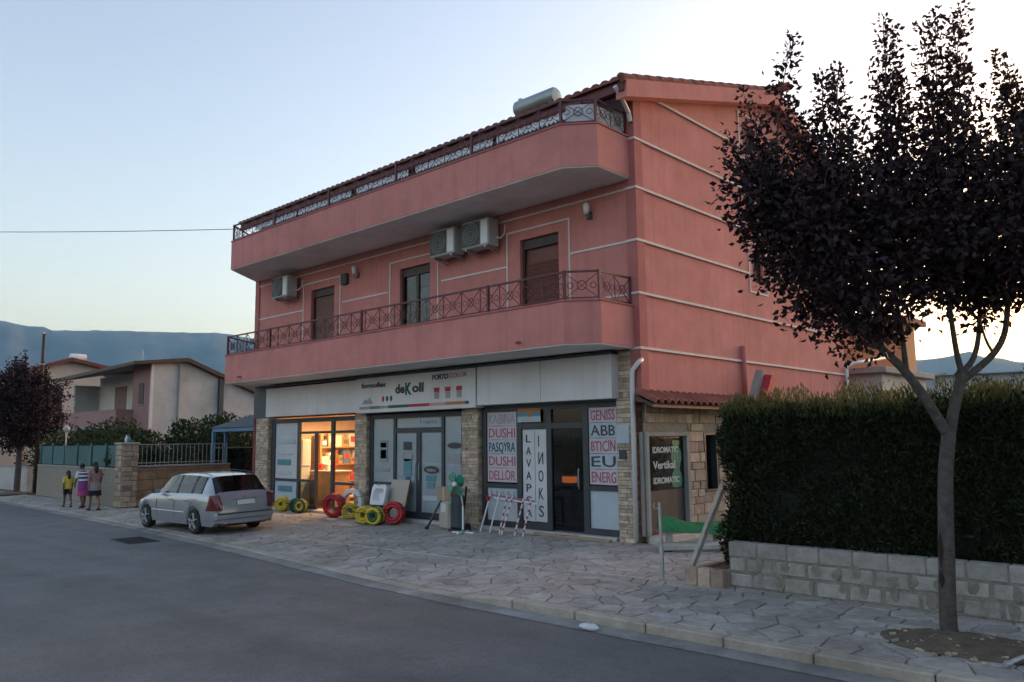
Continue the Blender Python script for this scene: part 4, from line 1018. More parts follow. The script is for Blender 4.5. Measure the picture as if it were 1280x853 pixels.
# hand truck with sacks behind the fan, grey appliance
t = thing('cement_mixer', 'dark hand cart with upright green handle and black legs by the pillar', 'cart', (-4.32, -.62, 0))
for sx in (-.14, .14): MB().tube([(sx, -.1, .03), (sx*.9, .02, .6), (sx*.8, .08, .95)], .02, 6).build('upright', 'cloth_black', t)
MB().box(-.18, .18, -.2, -.02, .02, .05).build('toe_plate', 'steel_dark', t)
MB().cbox(-.17, .17, -.16, 0, .06, .78, .04).build('sack', 'tent_dark', t); MB().tube([(-.13, .08, .95), (-.05, .06, .8), (-.12, -.14, .72), (-.1, -.18, .55)], .03, 7).build('handle_grip', 'fan_green', t)
for sx in (-.2, .2): MB().lathe([(.02, -.025), (.09, -.025), (.09, .025), (.02, .025)], c=(sx, .02, .09), n=14, axis='x').build('wheel', 'rubber', t)
t = thing('paint_sack_stack', 'grey paper sack standing against the glass near the fan', 'sack', (-4.86, -.5, 0))
MB().cbox(-.19, .19, -.12, .12, .0, .62, .05).build('bag', 'board_beige', t); MB().box(-.08, .08, -.125, -.121, .38, .56).build('label_print', 'paper', t)
t = thing('cardboard_carton', 'brown cardboard carton on top of the grey paper sack', 'carton', (-4.88, -.48, .621), R(7))
MB().cbox(-.2, .2, -.13, .13, 0, .30, .008).build('box', 'cardboard', t); MB().box(-.03, .03, -.134, -.131, 0, .30).build('tape', 'board_beige', t)
t = thing('leaning_pipe', 'dark pipe leaning out from the grey sack to the pavement', 'pipe', (-5.1, -.75, 0))
MB().tube([(-.02, -.12, .03), (.1, .1, .5), (.16, .2, .72)], [.03, .024, .02], 8).build('tube', 'steel_dark', t); MB().lathe([(.04, 0), (.045, .05), (.03, .08)], c=(-.02, -.12, 0), n=8).build('foot', 'rubber', t)
# rack of white and red banded bars
t = thing('bar_rack', 'low rack of white and red banded bars in front of the papered window', 'rack', (-3.1, -.42, 0))
P0, P1 = Vector((-3.84, -.22, .78)), Vector((-2.42, -.36, .70)); of = Vector((-3.1, -.42, 0))
MB(of).tube([P0, P1], .016, 6).build('top_bar', 'ink_red', t); MB(of).tube([P0+Vector((.15, 0, -.07)), P1+Vector((.1, 0, -.05))], .018, 6).build('lower_bar', 'hose_white', t)
for i, f in enumerate((.02, .22, .40, .52, .76, .92)):
    a = P0.lerp(P1, f)+Vector((.03, 0, .03)); b = Vector((a.x-.07-.015*(i % 2), a.y-.26+.04*(i % 3), .0)); n = 11
    bar = MB(of).tube([a, b], .017, 6).build('bar', 'hose_white', t)
    if i > 1:
        for k in range(1, n, 2): MB(of).tube([a.lerp(b, k/n), a.lerp(b, (k+.8)/n)], .0185, 6).build('red_band', 'ink_red', bar)
MB(of).obox((-3.80, -.28, .70), (.06, .06, .09), (0, .3, 0)).build('end_cap', 'sign_red', t)
t = thing('timber_batten', 'long pale batten lying on the pavement before the open shop', 'batten', (-1.6, -.22, 0), R(-3)); MB().cbox(-1.0, 1.0, -.04, .04, .012, .06, .005).build('plank', 'cardboard', t); MB().box(-.3, -.05, -.041, .041, .062, .066).build('paint_mark', 'sign_orange', t)
# galvanised post, plank, planter block, green tarpaulin
t = thing('metal_post', 'slim galvanised post with a hook standing on the paving', 'post', (2.30, -3.06, 0))
MB().tube([(0, 0, 0), (0, 0, .42)], .03, 10).build('lower_tube', 'galv', t); MB().tube([(0, 0, .421), (-.01, 0, 1.06)], .024, 10).build('upper_tube', 'galv', t); MB().lathe([(.036, .40), (.036, .46)], n=10).build('collar', 'galv', t)
MB().tube([(-.02, 0, .98), (-.09, 0, .97), (-.11, 0, 1.02), (-.09, 0, 1.05)], .008, 5).build('hook', 'galv', t); MB().lathe([(.075, .0), (.07, .012), (.03, .02)], n=12).build('base_plate', 'galv', t)
t = thing('planter_block', 'low stone-edged planter block at the end of the hedge wall', 'planter', (2.93, -2.88, 0))
for i in range(3): MB().cbox(-.27+i*.19, -.09+i*.19, -.2, -.05, 0, .235, .012).build('stone', 'stone_wall', t)
for sx in (-.22, .24): MB().cbox(sx-.06, sx+.04, -.045, .9, 0, .21, .012).build('side_stone', 'stone_wall', t)
MB().box(-.2, .2, -.045, .88, 0, .17).build('soil', 'earth', t)
t = thing('leaning_plank', 'long pale plank propped slantwise between planter and hedge', 'plank', (2.6, -2.7, 0))
m = MB((2.6, -2.7, 0)); a, b = Vector((2.47, -2.72, .05)), Vector((2.92, -2.46, 1.30)); m.bar(a, b, .16, .035); m.build('board', 'marble_strip', t)
m = MB((2.6, -2.7, 0)); m.bar(a+Vector((.035, .05, .0)), b+Vector((.035, .05, -.02)), .05, .04); m.build('edge_batten', 'concrete', t)
t = thing('ramp_slab', 'pale sloping slab edge in front of the side door', 'slab', (1.1, -.2, 0), R(40)); MB().obox((0, 0, .09), (1.15, .5, .07), (0, -.02, 0)).build('slab', 'marble_strip', t); MB().box(-.4, .4, -.2, .2, -.01, .055).build('support', 'concrete', t)
t = thing('tarpaulin', 'bunched green tarpaulin lying over a bench by the side door', 'tarpaulin', (.95, .1, 0), R(43))
n, k = 22, 8; vs_ = []
for i in range(n):
    for j in range(k):
        u = i/(n-1); v = j/(k-1); e = math.sin(math.pi*v)
        vs_.append((-.62+1.2*u, -.2+.4*v, .40+.13*e*(.6+.4*math.sin(u*7+1))+.05*noise.noise((u*6, v*4, 2))-.10*u*u+(.04 if j not in (0, k-1) else -.08)))
m = MB(); m.add(vs_, [(i*k+j, (i+1)*k+j, (i+1)*k+j+1, i*k+j+1) for i in range(n-1) for j in range(k-1)]); m.build('sheet', 'tarp_green', t, smooth=True)
b_ = thing('low_bench', 'low grey bench under the green tarpaulin', 'bench', (.95, .1, 0), R(43)); MB().box(-.55, .5, -.16, .16, .28, .33).build('seat', 'concrete', b_)
for sx in (-.45, .4): MB().box(sx-.04, sx+.04, -.14, .14, 0, .279).build('leg', 'concrete', b_)
o = MB(); 
vs_ = []; n, k = 10, 7
for i in range(n):
    for j in range(k):
        a = 2*math.pi*i/n; b = math.pi*j/(k-1); r_ = 1+.3*noise.noise((math.cos(a)*2, math.sin(a)*2, j))
        vs_.append((.13*r_*math.sin(b)*math.cos(a), .07*r_*math.sin(b)*math.sin(a), .035+.04*r_*math.cos(b)))
o.add(vs_, [(i*k+j, ((i+1) % n)*k+j, ((i+1) % n)*k+j+1, i*k+j+1) for i in range(n) for j in range(k-1)])
tag(o.build('litter_bag', 'paper', loc=(2.93, -5.52, ROAD)), 'crumpled white litter lying in the gutter by the kerb', 'litter')
t = thing('short_pipe', 'short grey pipe lying slantwise beside the tree pit', 'pipe', (6.85, -4.55, .02), R(62)); MB().tube([(-.25, 0, .02), (.28, 0, .12)], .02, 8).build('tube', 'galv', t); MB().lathe([(.026, -.26), (.026, -.2)], c=(0, 0, .02), n=8, axis='x').build('collar', 'galv', t)

# ================================================================ parked estate car
def make_car():
    t = thing('parked_car', 'silver estate car parked on the paved forecourt', 'car', (0, 0, 0))
    Ln, WB, rear_ax = 4.5, 2.70, .96; axles = (rear_ax, rear_ax+WB)
    def arch(x):
        z = .22
        for a in axles:
            d = abs(x-a)
            if d < .37: z = max(z, .30+math.sqrt(max(0, .37**2-d*d)))
        return z
    # x, belt z, belt half-width, roof z, roof half-width, max half-width
    key = [(0, .70, .60, .72, .50, .70), (.05, .84, .72, .85, .62, .80), (.12, .96, .76, .965, .66, .835), (.2, .985, .775, 1.03, .66, .85), (.52, .995, .79, 1.405, .585, .858), (.75, .995, .795, 1.435, .60, .862), (1.2, .99, .80, 1.46, .61, .866),
           (1.9, .975, .80, 1.465, .61, .866), (2.3, .965, .80, 1.45, .605, .866), (2.62, .955, .795, 1.40, .59, .866), (3.28, .935, .775, .95, .62, .862), (3.6, .90, .74, .935, .55, .855), (4.05, .82, .69, .86, .5, .83), (4.3, .72, .62, .76, .45, .76), (4.44, .58, .54, .62, .4, .66), (4.5, .45, .48, .5, .3, .58)]
    def at(x):
        for p, q in zip(key, key[1:]):
            if x <= q[0]: f = (x-p[0])/(q[0]-p[0]); return [p[i]+(q[i]-p[i])*f for i in range(1, 6)]
        return key[-1][1:]
    xs = sorted(set([k[0] for k in key]+[a+d for a in axles for d in (-.375, -.365, -.33, -.26, -.14, 0, .14, .26, .33, .365, .375)]+[.35, 1.0, 1.55, 2.1, 2.95, 2.0]))
    xs = [x for i, x in enumerate(xs) if i == 0 or x-xs[i-1] > .006]
    rings = []
    for x in xs:
        bz, bw, rz_, rw, mw = at(x); zb = arch(x); zlow = .24
        if x < .1: zb = max(zb, .30)
        if x > 4.35: zb = max(zb, .24)
        zm = max(.58, zb+.03); z2 = zb+(zm-zb)*.35
        zm = min(zm, bz-.06); 
        rings.append([(0, zlow+.02), (mw*.80, min(zb, .28)), (mw*.955, zb), (mw*.99, z2), (mw, zm), (mw*.985, zm+(bz-zm)*.55), (bw+.035, bz-.03), (bw, bz), (bw+(rw-bw)*.5, bz+(rz_-bz)*.55), (rw+.02, max(bz+.001, rz_-.045)), (rw-.08, rz_-.012), (rw*.45, rz_-.002), (0, rz_)])
    K = len(rings[0]); body = MB(); gs = {'side': MB(), 'rear': MB(), 'front': MB()}
    def quad(i, j, s):
        q = [(xs[i], s*rings[i][j][0], rings[i][j][1]), (xs[i+1], s*rings[i+1][j][0], rings[i+1][j][1]), (xs[i+1], s*rings[i+1][j+1][0], rings[i+1][j+1][1]), (xs[i], s*rings[i][j+1][0], rings[i][j+1][1])]
        return q if s < 0 else q[::-1]
    bm_parts = {'body': MB(), 'side_glass': MB(), 'side_glass_far': MB(), 'rear_glass': MB(), 'front_glass': MB()}
    for i in range(len(xs)-1):
        xm = (xs[i]+xs[i+1])/2
        for j in range(K-1):
            for s in (-1, 1):
                k = 'body'
                if j in (7, 8) and .62 < xm < 2.98: k = 'side_glass' if s > 0 else 'side_glass_far'
                if j >= 9 and .21 < xm < .5: k = 'rear_glass'
                if j >= 9 and 2.66 < xm < 3.24: k = 'front_glass'
                bm_parts[k].add(quad(i, j, s), [(0, 1, 2, 3)])
    for e, s in ((0, 1), (len(xs)-1, -1)):
        for sg_ in (-1, 1):
            vs_ = [(xs[e], sg_*y, z) for y, z in rings[e]]; bm_parts['body'].add(vs_, [tuple(range(len(vs_)))])
    objs = {}
    for k, mt in (('body', 'car_silver'), ('side_glass', 'car_glass_side'), ('side_glass_far', 'car_glass_side'), ('rear_glass', 'car_glass'), ('front_glass', 'car_glass_side')):
        o = bm_parts[k].build({'side_glass': 'side_window', 'side_glass_far': 'side_window', 'rear_glass': 'rear_window', 'front_glass': 'windscreen'}.get(k, k), mt, t)
        bm = bmesh.new(); bm.from_mesh(o.data); bmesh.ops.remove_doubles(bm, verts=bm.verts, dist=2e-4); bmesh.ops.recalc_face_normals(bm, faces=bm.faces); bm.to_mesh(o.data); bm.free(); autosmooth(o, 48); objs[k] = o
    body = objs['body']
    MB().cbox(.15, 4.3, -.70, .70, .20, .56, .03).build('underbody', 'car_black', t)
    MB().cbox(.75, 3.3, -.72, .72, .56, .80, .03).build('seat_row', 'car_black', t)
    for xx in (1.35, 2.3):
        for sy in (-.36, .36): MB().cbox(xx-.07, xx+.07, sy-.22, sy+.22, .8, 1.22, .05).build('headrest_seat', 'car_black', t)
    # pillars and window frames
    def strip(x0, x1, s, name='window_pillar', w=.04):
        def pt(x, j): r_ = at(x); z0, w0, z1, w1 = r_[0], r_[1], r_[2]-.045, r_[3]+.02; f = j; return Vector((x, s*(w0+(w1-w0)*f+.006), z0+(z1-z0)*f))
        a, b = pt(x0, 0), pt(x1, 1); m = MB(); d = Vector((w, 0, 0)); e = Vector((0, s*.004, 0))
        m.add([a-d+e, a+d+e, b+d+e, b-d+e, a-d-e*3, a+d-e*3, b+d-e*3, b-d-e*3], [(0,1,2,3),(0,4,5,1),(1,5,6,2),(2,6,7,3),(3,7,4,0),(7,6,5,4)]); m.build(name, 'car_black', t)
    for s in (-1, 1):
        strip(1.16, 1.10, s); strip(1.95, 1.92, s); strip(.68, .70, s, w=.03)
        # door seams, handles, bump strip
        for xx in (1.12, 1.98, 2.98):
            pts = [(xx, s*(at(xx)[4]*f+.002), z) for f, z in ((.985, .36), (1.0, .58), (.99, .8))]; MB().tube(pts, .006, 4).build('door_seam', 'car_black', body)
        for xx in (1.35, 2.2): m = MB(); m.cbox(xx-.1, xx+.1, s*.862-.018, s*.862+.018, .80, .83, .006); m.build('door_handle', 'car_silver', body)
        m = MB(); m.tube([(x, s*(at(x)[4]+.003), .52) for x in (1.4, 2.0, 2.6, 3.2)], .016, 6); m.build('side_trim', 'car_silver', body)
        m = MB(); m.tube([(.6, s*.56, 1.43), (.9, s*.575, 1.472), (1.8, s*.58, 1.50), (2.4, s*.575, 1.478), (2.55, s*.565, 1.435)], .009, 6); m.build('roof_rail', 'car_black', body)
        mi = MB(); mi.cbox(2.78, 2.9, s*.93-.1, s*.93+.1, .95, 1.09, .035); mir = mi.build('wing_mirror', 'car_black', t); MB().box(2.775, 2.779, s*.93-.08, s*.93+.08, .965, 1.075).build('mirror_glass', 'alu', mir)
        # tail lamp wraps the rear corner
        tl_ = MB(); vs_ = []
        def sx(z): return 0 if z < .70 else ((z-.70)/.14*.05 if z < .84 else .05+(z-.84)/.12*.07)
        for z in (.60, .68, .76, .84, .92, .97):
            zf = (z-.60)/.37; x0 = sx(z)
            row = [(x0-.03, .60+.03*zf)]
            for d in [q*(1-.80*zf) for q in (0, .025, .06, .12, .2, .32)]: row.append((x0+d-(.026 if d < .03 else 0), at(max(.001, x0+d))[4]*(.985-.03*zf*zf)+.028))
            vs_ += [(x, s*min(y, .888), z) for x, y in row]
        k_ = 7; tl_.add(vs_, [(k_*i+j, k_*i+j+1, k_*(i+1)+j+1, k_*(i+1)+j) for i in range(5) for j in range(k_-1)]); tl_.build('tail_light', 'tail_red', t, smooth=True)
        hl = MB(); hl.obox((4.22, s*.56, .66), (.16, .24, .14), (0, .3, -s*.5)); hl.build('headlight', 'plastic_white', t)
    MB().cbox(-.04, .26, -.80, .80, .34, .56, .06).build('rear_bumper', 'car_silver', t); MB().box(-.046, .0, -.72, .72, .50, .525).build('bumper_strip', 'car_black', t)
    pl = MB().obox((.006, 0, .765), (.02, .52, .115), (0, .33, 0)).build('number_plate', 'plate', t); MB().obox((.002, .235, .765), (.02, .04, .112), (0, .33, 0)).build('plate_band', 'ink_blue', pl)
    MB().obox((.04, 0, .85), (.03, .62, .03), (0, .4, 0)).build('tailgate_trim', 'alu', t); MB().tube([(.10, 0, .91), (.065, 0, .90)], .035, 12).build('badge', 'alu', t)
    MB().tube([(.2, -.28, 1.03), (.34, -.05, 1.20)], .008, 5).build('rear_wiper', 'car_black', t)
    MB().tube([(.06, .5, .30), (-.02, .5, .29)], .03, 8).build('exhaust', 'galv', t)
    MB().tube([(.62, 0, 1.43), (.48, 0, 1.58)], .006, 5).build('aerial', 'car_black', t)
    for a in axles:
        for s in (-1, 1):
            w = MB().lathe([(.20, -.09), (.27, -.10), (.305, -.085), (.315, 0), (.305, .085), (.27, .10), (.20, .09)], c=(a, s*.755, .315), n=28, axis='y').build('wheel', 'rubber', t); autosmooth(w)
            MB().lathe([(.001, s*.055), (.20, s*.07), (.215, s*.10), (.205, s*.088), (.001, s*.062)], c=(a, s*.755, .315), n=24, axis='y').build('rim', 'rim', w)
            for k in range(5):
                b = 2*math.pi*k/5+.3; m = MB(); m.bar((a+.03*math.cos(b), s*.84, .315+.03*math.sin(b)), (a+.2*math.cos(b), s*.85, .315+.2*math.sin(b)), .085, .02); m.build('spoke', 'rim', w)
    return t
car = make_car()
cx_, cy_ = -8.17, -3.46
car.scale = (.885, .91, .90); car.location = (-8.28, cy_, hz(-9.5, -3.46)); car.rotation_euler = (R(-1.2), 0, math.pi+R(1.5))

# ================================================================ people walking away
def person(label, loc, h, heading, shirt, lower, lower_len, pose, skin='skin', hair_long=False, bow=0., stripes=False, extra=None):
    t = thing('person', label, 'person', loc, heading)
    s = h/1.65
    V, E_, Rr = [], [], []
    def v(x, y, z, r): V.append((x*s, y*s, z*s)); Rr.append(r*s); return len(V)-1
    def e(a, b): E_.append((a, b))
    b = bow
    pel = v(0, 0, .90, .135); wa = v(.01+b*.08, 0, 1.05, .115); ch = v(.02+b*.2, 0, 1.24, .135); nk = v(.03+b*.34, 0, 1.40, .055); hd0 = v(.05+b*.46, 0, 1.48, .068); hd = v(.06+b*.52, 0, 1.555, .088); hd2 = v(.05+b*.55, 0, 1.615, .06)
    for p, q in ((pel, wa), (wa, ch), (ch, nk), (nk, hd0), (hd0, hd), (hd, hd2)): e(p, q)
    nose = v(.155+b*.55, 0, 1.53, .014); e(hd, nose)
    for sy in (-1, 1): ear = v(.05+b*.52, sy*.092, 1.54, .016); e(hd, ear)
    for sy in (-1, 1):
        sw = pose*sy
        hip = v(0, sy*.085, .86, .095); kn = v(.10*sw+.02, sy*.09, .48, .062); an = v(.20*sw-(.08 if sw < 0 else 0), sy*.09, .09+(.05 if sw < 0 else 0), .038); to = v(.20*sw+.13-(.08 if sw < 0 else 0), sy*.095, .035, .034)
        e(pel, hip); e(hip, kn); e(kn, an); e(an, to)
        sh = v(.02+b*.26, sy*.165, 1.345, .058); el = v(-.10*sw-.02+b*.2, sy*.225, 1.09, .043); wr = v(-.18*sw+.04+b*.15, sy*.235, .87, .028); pm = v(-.19*sw+.06+b*.15, sy*.232, .80, .036)
        e(ch, sh); e(sh, el); e(el, wr); e(wr, pm)
        for k, (dx, ln) in enumerate(((-.026, .06), (-.009, .075), (.009, .07), (.025, .055))):
            f1 = v(V[pm][0]/s+dx, sy*.228, .755, .0095); f2 = v(V[pm][0]/s+dx+.012, sy*.222, .755-ln*.55, .008); e(pm, f1); e(f1, f2)
        th = v(V[pm][0]/s+.045, sy*.205, .79, .0105); th2 = v(V[pm][0]/s+.055, sy*.195, .755, .009); e(pm, th); e(th, th2)
    me = bpy.data.meshes.new('body'); me.from_pydata(V, E_, []); me.materials.append(MATS[skin])
    o = bpy.data.objects.new('body', me); col.objects.link(o); o.parent = t
    sk = o.modifiers.new('skin', 'SKIN'); sk.use_smooth_shade = True
    for i, d in enumerate(me.skin_vertices[0].data): d.radius = (Rr[i], Rr[i]); d.use_root = (i == pel)
    o.modifiers.new('sub', 'SUBSURF').levels = 1; o.modifiers['sub'].render_levels = 1
    # clothes: shells round the torso, sleeves and skirt or shorts
    def ringm(prof, mt, name, par=t, n=16, wob=.0):
        m = MB(); vs_ = []
        for (cx, z, rx, ry) in prof:
            for k in range(n):
                a = 2*math.pi*k/n; w = 1+wob*math.sin(a*5+z*9); vs_.append((cx*s+rx*s*w*math.cos(a), ry*s*w*math.sin(a), z*s))
        m.add(vs_, [(i*n+k, i*n+(k+1) % n, (i+1)*n+(k+1) % n, (i+1)*n+k) for i in range(len(prof)-1) for k in range(n)]); return m.build(name, mt, par, smooth=True)
    tp = [(0, .84, .15, .185), (0, .92, .148, .18), (.01+b*.08, 1.06, .135, .165), (.02+b*.16, 1.2, .148, .185), (.02+b*.24, 1.32, .125, .20), (.03+b*.29, 1.385, .085, .13), (.03+b*.33, 1.41, .065, .075)]
    if stripes:
        for i in range(11):
            f0, f1 = i/11, (i+1)/11
            def lp(f): q = f*(len(tp)-1); k = min(int(q), len(tp)-2); return tuple(tp[k][j]+(tp[k+1][j]-tp[k][j])*(q-k) for j in range(4))
            ringm([lp(f0), lp((f0+f1)/2), lp(f1)], shirt if i % 2 else 'cloth_navy', 'shirt_stripe')
    else: ringm(tp, shirt, 'shirt', wob=.015)
    for sy in (-1, 1):
        sw = pose*sy; m = MB(); m.tube([(s*(.02+b*.26), s*sy*.15, s*1.36), (s*(-.05*sw+b*.23), s*sy*.20, s*1.22), (s*(-.09*sw-.02+b*.2), s*sy*.222, s*1.11)], [.07*s, .062*s, .056*s], 10, cap=False); m.build('sleeve', 'cloth_white' if stripes else shirt, t, smooth=True)
    if lower_len > 0:
        z1 = .95-lower_len
        sk_ = ringm([(0, .96, .142, .175), (0, .88, .165, .20), (0, (.9+z1)/2, .175, .20), (0, z1+.05, .19, .205), (0, z1, .19, .205)], lower, 'skirt', wob=.03)
        if extra: ringm([(0, z1+.16, .186, .208), (0, z1+.08, .194, .212), (0, z1-.02, .198, .214)], extra, 'hem', sk_, wob=.03)
    else:
        for sy in (-1, 1):
            sw = pose*sy; m = MB(); m.tube([(0, s*sy*.07, s*.96), (s*.02, s*sy*.088, s*.8), (s*(.06*sw+.02), s*sy*.09, s*.58)], [.115*s, .105*s, .085*s], 12, cap=False); m.build('shorts_leg', lower, t, smooth=True)
    # hair
    hx, hz_ = (.045+b*.53)*s, 1.565*s; m = MB(); vs_ = []; n, k = 14, 9
    for i in range(n):
        for j in range(k):
            a = 2*math.pi*i/n; c = (math.pi*.66)*j/(k-1); rr = .104*s*(1+.04*noise.noise((i, j, 3)))
            front = max(0, math.cos(a)); cc = c*(1-.42*front)
            vs_.append((hx+rr*1.08*math.sin(cc)*math.cos(a), rr*.95*math.sin(cc)*math.sin(a), hz_+rr*1.08*math.cos(cc)))
    m.add(vs_, [(i*k+j, i*k+j+1, ((i+1) % n)*k+j+1, ((i+1) % n)*k+j) for i in range(n) for j in range(k-1)]); hr = m.build('hair', 'hair', t, smooth=True)
    if hair_long:
        m = MB(); m.tube([(hx-.05*s, 0, hz_-.02*s), (hx-.115*s, 0, hz_-.12*s), (hx-.125*s, 0, hz_-.26*s), (hx-.11*s, 0, hz_-.36*s)], [.07*s, .075*s, .06*s, .02*s], 10); m.build('pony_tail', 'hair', hr, smooth=True)
    for sy in (-1, 1):
        sw = pose*sy; m = MB(); m.cbox((.20*sw-.05-(.08 if sw < 0 else 0))*s, (.20*sw+.18-(.08 if sw < 0 else 0))*s, s*(sy*.093-.042), s*(sy*.093+.042), 0, .06*s, .012); m.build('shoe', 'cloth_black', t)
    return t
hd_ = math.pi+.02
person('child in a yellow t-shirt and dark shorts walking away along the pavement', (-19.97, -3.30, hz(-19.97, -3.3)), 1.16, hd_, 'shirt_yellow', 'cloth_black', 0, .8, 'skin_dark', True)
person('person in a striped navy and white top and purple skirt walking away', (-19.15, -3.12, hz(-19.15, -3.12)), 1.38, hd_, 'cloth_white', 'cloth_purple', .48, -.6, 'skin_dark', False, .35, True, 'cloth_pinkhem')
person('person in a patterned orange and grey dress nearest the stone gate pier', (-17.75, -3.28, hz(-17.75, -3.28)), 1.46, hd_, 'cloth_orange', 'cloth_print', .42, .7, 'skin', True, 0, False, 'cloth_black')
# ================================================================ block wall and hedge
bw = thing('block_wall', 'low wall of pale concrete blocks in front of the hedge', 'wall', (3.2, -2.75, 0))
of = (3.2, -2.75, 0)
MB(of).box(3.21, 12.0, -2.86, -2.72, -.02, .565).build('mortar_core', 'mortar', bw)
for r_ in range(3):
    x = 3.2 if r_ != 1 else 3.2; first = True; z0 = .005+r_*.195
    while x < 11.8:
        w = .40 if not (r_ == 1 and first) else .24
        if r_ == 0 and first: w = .33
        first = False
        m = MB(); b = .012 if r_ == 2 else .02
        m.cbox(-w/2+.005+(.012*rs.random() if r_ < 2 else 0), w/2-.005-(.02*rs.random() if r_ < 2 else 0), -.10, .08, .004+(.012*rs.random() if r_ < 2 else 0), .187, b)
        me = m.mesh('block')
        for v in me.vertices:
            if r_ < 2: v.co += Vector((.008*noise.noise(v.co*9+Vector((x, r_, 0))), .006*noise.noise(v.co*9+Vector((x, 5, r_))), .008*noise.noise(v.co*9+Vector((x, 9, r_)))))
        me.materials.append(MATS['block'])
        inst(me, 'block', bw, (x+w/2-3.2, -.02+rs.uniform(-.004, .004), z0), (rs.uniform(-.008, .008), 0, rs.uniform(-.008, .008))); x += w
for r_ in range(2):
    x = 3.3
    while x < 8:
        x += rs.uniform(.18, .42); z = .03+r_*.195+rs.uniform(-.02, .04); n = 9; w, h = rs.uniform(.025, .07), rs.uniform(.05, .10); m = MB(of); pts = []
        for k in range(n):
            a = 2*math.pi*k/n; q = 1+.5*noise.noise((x*5+math.cos(a)*2, math.sin(a)*2, r_)); pts.append((x+w*q*math.cos(a), z+.09+h*q*math.sin(a)))
        m.add([(px, -2.876, max(.01, pz)) for px, pz in pts]+[(px+(px-x)*.25, -2.862, max(.005, pz+(pz-z-.09)*.25)) for px, pz in pts], [tuple(range(n))]+[(k, n+k, n+(k+1) % n, (k+1) % n) for k in range(n)]); m.build('mortar_smear', 'mortar', bw)
rng = np.random.default_rng(5)
def leaf_mesh(name, P, D, Nn, Ls, Ws, fold=.25):
    """many folded leaves: P base, D direction, Nn normal hint, length, width (numpy arrays)"""
    D = D/np.linalg.norm(D, axis=1, keepdims=True); S = np.cross(D, Nn); S /= (np.linalg.norm(S, axis=1, keepdims=True)+1e-9); U = np.cross(S, D)
    Ls = Ls[:, None]; Ws = Ws[:, None]
    a = P; b = P+D*Ls*.45+S*Ws*.5+U*Ws*fold; c = P+D*Ls-U*Ls*.12; d = P+D*Ls*.45-S*Ws*.5+U*Ws*fold
    n = len(P); V = np.stack([a, b, c, d], 1).reshape(-1, 3)
    i = np.arange(n)*4; F = np.stack([np.stack([i, i+1, i+2], 1), np.stack([i, i+2, i+3], 1)], 1).reshape(-1)
    me = bpy.data.meshes.new(name); me.vertices.add(n*4); me.vertices.foreach_set('co', V.astype(np.float32).ravel())
    me.loops.add(n*6); me.loops.foreach_set('vertex_index', F.astype(np.int32)); me.polygons.add(n*2)
    me.polygons.foreach_set('loop_start', np.arange(n*2, dtype=np.int32)*3); me.update(); me.validate(); return me
def unit(n): v = rng.normal(size=(n, 3)); return v/np.linalg.norm(v, axis=1, keepdims=True)
hd = thing('hedge', 'tall dense dark green clipped hedge behind the block wall', 'hedge', (7.2, -2.0, 0))
HX0, HX1, HY0, HY1, HT = 3.02, 11.5, -2.62, -1.2, 2.28
m = MB((7.2, -2.0, 0)); n1, n2 = 60, 12
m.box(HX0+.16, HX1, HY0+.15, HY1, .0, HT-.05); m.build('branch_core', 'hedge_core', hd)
def hedge_pts(n, zlo, zhi):
    # front face, left end face and top, with lumps
    w = rng.random(n); x = rng.uniform(HX0, HX1, n); z = rng.uniform(zlo, zhi, n); y = np.full(n, HY0); nx = np.zeros((n, 3)); nx[:, 1] = -1
    e = w < .16; x[e] = HX0; y[e] = rng.uniform(HY0, HY1, e.sum()); nx[e] = (-1, 0, 0)
    tpm = w > .84; z[tpm] = HT; y[tpm] = rng.uniform(HY0, HY1, tpm.sum()); nx[tpm] = (0, 0, 1)
    P = np.stack([x, y, z], 1)
    l = np.array([noise.noise(Vector(p)*1.3)*.17+noise.noise(Vector(p)*4.0)*.08 for p in P])
    l[e] *= 1.9; P += nx*l[:, None]; P -= nx*(rng.random(n)**1.5*.16)[:, None]; return P, nx
P, nx = hedge_pts(52000, .22, HT)
front = P[:, 0] < 7.6
P, nx = P[front], nx[front]; n = len(P)
D = nx*.55+unit(n)*.75; D[:, 2] += .55
me = leaf_mesh('foliage', P-np.array((7.2, -2.0, 0)), D, unit(n), rng.uniform(.05, .11, n), rng.uniform(.018, .034, n)); me.materials.append(MATS['leaf_hedge']); stuff(inst(me, 'foliage', hd))
P, nx = hedge_pts(9000, .22, HT); P = P[P[:, 0] >= 7.6-.05]; n = len(P)
me = leaf_mesh('far_foliage', P-np.array((7.2, -2.0, 0)), unit(n)+np.array((0, -.3, .5)), unit(n), rng.uniform(.08, .16, n), rng.uniform(.04, .07, n)); me.materials.append(MATS['leaf_hedge']); stuff(inst(me, 'foliage', hd))
# wisps of new growth on top and a little at the left end
n = 12000; x = rng.uniform(HX0-.02, 7.8, n); y = HY0+rng.random(n)**1.6*(HY1-HY0); hgt = np.array([.17+.36*noise.noise((a*2.3, b*2, 1))+.06*noise.noise((a*7, b*3, 5)) for a, b in zip(x, y)])
P = np.stack([x, y, HT-.12+rng.random(n)*np.maximum(.05, hgt+.10)], 1); D = unit(n)*.5; D[:, 2] += 1
me = leaf_mesh('new_growth', P-np.array((7.2, -2.0, 0)), D, unit(n), rng.uniform(.05, .11, n), rng.uniform(.012, .024, n)); me.materials.append(MATS['leaf_hedge_tip']); stuff(inst(me, 'new_growth', hd))
t = thing('garden_stake', 'grey wooden stake rising out of the hedge top at its left end', 'stake', (3.22, -2.15, 0)); MB().tube([(0, 0, 0), (.0, 0, 2.5)], .035, 8).build('stake', 'concrete', t); MB().lathe([(.045, 2.40), (.045, 2.46)], n=8).build('tie', 'cloth_black', t)
